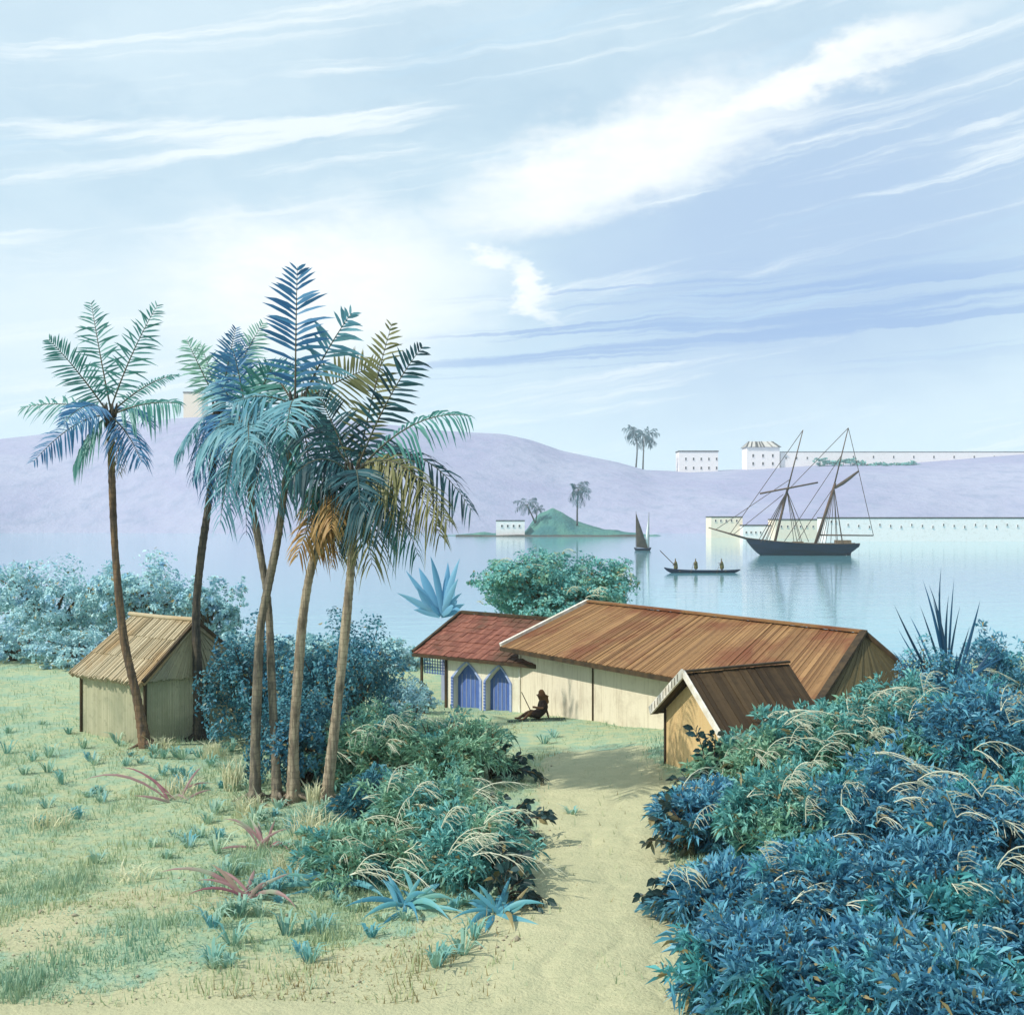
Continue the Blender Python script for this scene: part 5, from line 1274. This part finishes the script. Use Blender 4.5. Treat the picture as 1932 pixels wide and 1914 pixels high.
block('plateau_house', 'white two-storey flat-roofed house alone on the plateau, right of the paired palms', 'house', 1281, 1355, 852, 890, PY, 16, 'white_wall', [(1294+14.5*k, y+6) for k in range(5) for y in (862, 879)], 'flat', drop=12, ww=.9, wh=.9)
block('plateau_house', 'white house with a dark hipped tile roof at the end of the plateau wall', 'house', 1409, 1471, 843, 884, PY, 18, 'white_wall', [(1421+18.5*k, y+4) for k in range(3) for y in (858, 873)], 'hip', drop=12, ww=1.0, wh=1.0)
block('plateau_wall', 'long white wall on the plateau running right from the hipped-roof house', 'wall', 1472.5, 2080, 853, 884, PY+2, 10, 'white_wall', [(1483+20*k, 866) for k in range(3)]+[(1610+38*k, 864) for k in range(10)], 'parapet', drop=14, ww=.8, wh=.8)
block('hilltop_house', 'plain pale block of a house on the left hill crest, behind the palm fronds', 'house', 346, 381, 741, 803, PY+20, 18, 'cream_wall', [], 'flat', drop=14)
# harbour front
block('harbour_tower', 'square cream tower at the left end of the harbour wall', 'tower', 1342, 1401, 976, 1014, 505, 14, 'cream_wall', [(1350+10*k, 984) for k in range(5)], 'parapet', drop=2, ww=.8, wh=.75)
block('harbour_wall', 'low white stretch of harbour wall between the cream tower and the cream store', 'wall', 1402, 1462, 992, 1015, 498, 10, 'white_wall', [(1408+9*k, 1006) for k in range(4)], 'parapet', drop=2, ww=.8, wh=.7)
block('harbour_store', 'cream store in the harbour front behind the schooner\'s masts', 'building', 1463, 1556, 981, 1016, 490, 14, 'cream_wall', [(1474+12*k, 995) for k in range(7)], 'parapet', drop=2, ww=.8, wh=.75)
block('harbour_wall', 'tall white harbour wall running out to the right edge behind the schooner', 'wall', 1558, 2090, 978, 1021, 432, 12, 'white_wall', [(1568+9*k, 986) for k in range(2)]+[(1600+20*k, 992+(k % 3)*2) for k in range(22)], 'parapet', drop=2, ww=.7, wh=.8)

# island
IY = 548.0
def island():
    px = np.linspace(840, 1260, 140); prof = np.interp(px, [840, 868, 905, 930, 992, 1005, 1020, 1044, 1066, 1088, 1110, 1140, 1177, 1215, 1260], [1013, 1009, 1003, 1006, 1004, 985, 968, 957, 968, 984, 988, 996, 1003, 1008, 1013])
    xs = (px-CX)/FPX*IY; zc = CAM.z+(HY-prof)/FPX*IY; vs = np.linspace(-1, 1, 41); V = []
    for v in vs:
        e = np.clip(1-abs(v)**1.6, 0, 1); Y = IY+18*v+14; z = -4+(zc+4)*e**.7+.55*fbm(xs*.35, Y*.35+xs*0, 9)*e
        V.append(np.stack([xs, Y+0*xs, z], -1))
    V = np.concatenate(V); nx = len(xs); i = np.arange(len(vs)-1)[:, None]*nx+np.arange(nx-1)[None]
    tag(np_mesh('island', V, np.stack([i, i+1, i+nx+1, i+nx], -1).reshape(-1, 4), np.full(len(V), .5), M['mound'], smooth=True), kind='structure')
    mb = MB(); rng = random.Random(3); px_ = [860, 900, 940, 980, 1020, 1060, 1100, 1140, 1180, 1210]
    top = []; bot = []
    for p in px_:
        a = at(p, 1009, IY-4); top.append((a.x, IY-4+rng.uniform(-1, 1), -1.55+rng.uniform(0, .4))); bot.append((a.x, IY-6.5, -2.6))
    back = [(x, IY+6, -2.6) for x, _, _ in top]; k = len(px_)
    mb.mesh(top+bot+back, [(i, i+1, i+1+k, i+k) for i in range(k-1)][::1]+[(i+2*k, i+1+2*k, i+1, i) for i in range(k-1)]); tag(mb.build('shore_ledge', M['rock']), kind='structure')
island()
block('island_house', 'small white flat-roofed house at the left end of the little island', 'house', 936, 990, 983, 1008, IY-2, 10, 'white_wall', [(947+11*k, 994) for k in range(4)], 'parapet', drop=2, ww=1.0, wh=.8)
GI = 'palms on the little island'
small_palm('leaning palm on the island, left of its green mound', (1010, 985), (994, 953), [(972, 966, 2, 3), (968, 947, -2, 2), (1013, 940, 2, 2.5), (1016, 950, -2, 2), (985, 972, -2, 3), (1000, 968, 3, 2), (985, 940, 4, 2), (1012, 962, -4, 2)], 'dark', .32, GI, 2.0, IY+3)
small_palm('smallest palm on the island, beside the leaning one', (1011, 984), (1014, 962), [(1003, 955, 1, 1), (1024, 953, -1, 1), (1022, 965, 1, 1.2), (1005, 968, -1, 1), (1014, 952, 2, .5), (1028, 961, -2, 1)], 'dark', .25, GI, 1.4, IY+4)
small_palm('tall straight palm on the right shoulder of the island mound', (1089, 989), (1091, 924), [(1073, 946, 2, 3), (1076, 914, -2, 2), (1110, 908, 2, 2), (1115, 928, -2, 3), (1105, 955, 2, 3.5), (1083, 955, -2, 3), (1093, 958, -3, 3), (1080, 930, 4, 3), (1112, 942, -4, 3), (1098, 908, 3, 1)], 'dark', .36, GI, 2.4, IY+6)
GP = 'paired palms on the plateau'
small_palm('left of the two palms standing together on the plateau skyline', (1200, 880), (1201, 820), [(1175, 808, 3, 3), (1184, 802, -3, 2), (1180, 826, 3, 4), (1192, 838, -3, 5), (1212, 812, 3, 3), (1218, 830, -4, 4), (1204, 842, 4, 4), (1196, 804, 5, 2)], 'dark', .5, GP, 4.2, 880)
small_palm('right of the two palms standing together on the plateau skyline', (1213, 884), (1215, 826), [(1240, 808, 3, 3), (1244, 820, -3, 4), (1240, 838, 3, 5), (1228, 845, -3, 5), (1208, 846, 3, 4), (1222, 806, -3, 2), (1202, 812, 4, 3), (1232, 842, 5, 4)], 'dark', .5, GP, 4.2, 872)
# scrub in front of the plateau wall
def far_bush(label, cx_, cy, w, hh, Y, seed):
    c = at(cx_, cy, Y); m = Y/FPX; rng = np.random.default_rng(seed); e = tag(empty('bush', (c.x, Y, c.z-hh*m*.5)), label, 'bush', 'bushes before the plateau wall'); L = []
    for k in range(7): L.append(((c.x+(k-3)*w*m*.13, Y+rng.uniform(-2, 2), c.z+rng.uniform(-.2, .25)*hh*m), (w*m*.13, w*m*.12, hh*m*rng.uniform(.3, .5)), 1))
    V, F, t = leaf_cloud(L, 2500, 1.3, .6, rng=rng); np_mesh('crown', V, F, t, M['bush_teal'], e)
    mb = MB()
    for (cc, r, _) in L: mb.tube([(cc[0], cc[1], cc[2]-r[2]-4), cc], [.4, .15], 5)
    mb.build('stem', M['branch'], e)
far_bush('teal bush partly hiding the left half of the plateau wall', 1590, 874, 110, 20, 858, 1)
far_bush('long low teal bush partly hiding the plateau wall near the schooner\'s main mast top', 1690, 878, 110, 12, 858, 2)

# ------------------------------------------------------------------ air
hz = MB(); hz.abox((0, 1120, -5.2), 4990, 2690, 145.0)
hm = bpy.data.materials.new('haze'); hm.use_nodes = True; t = NT(hm.node_tree); t.n.remove(t.n['Principled BSDF'])
pv = t.add('ShaderNodeVolumePrincipled'); pv.inputs['Color'].default_value = (0.90, 0.95, 1.0, 1); pv.inputs['Density'].default_value = 0.00023; pv.inputs['Anisotropy'].default_value = 0.2
t.l.new(pv.outputs[0], t.n['Material Output'].inputs['Volume'])
tag(hz.build('haze', hm), kind='stuff')
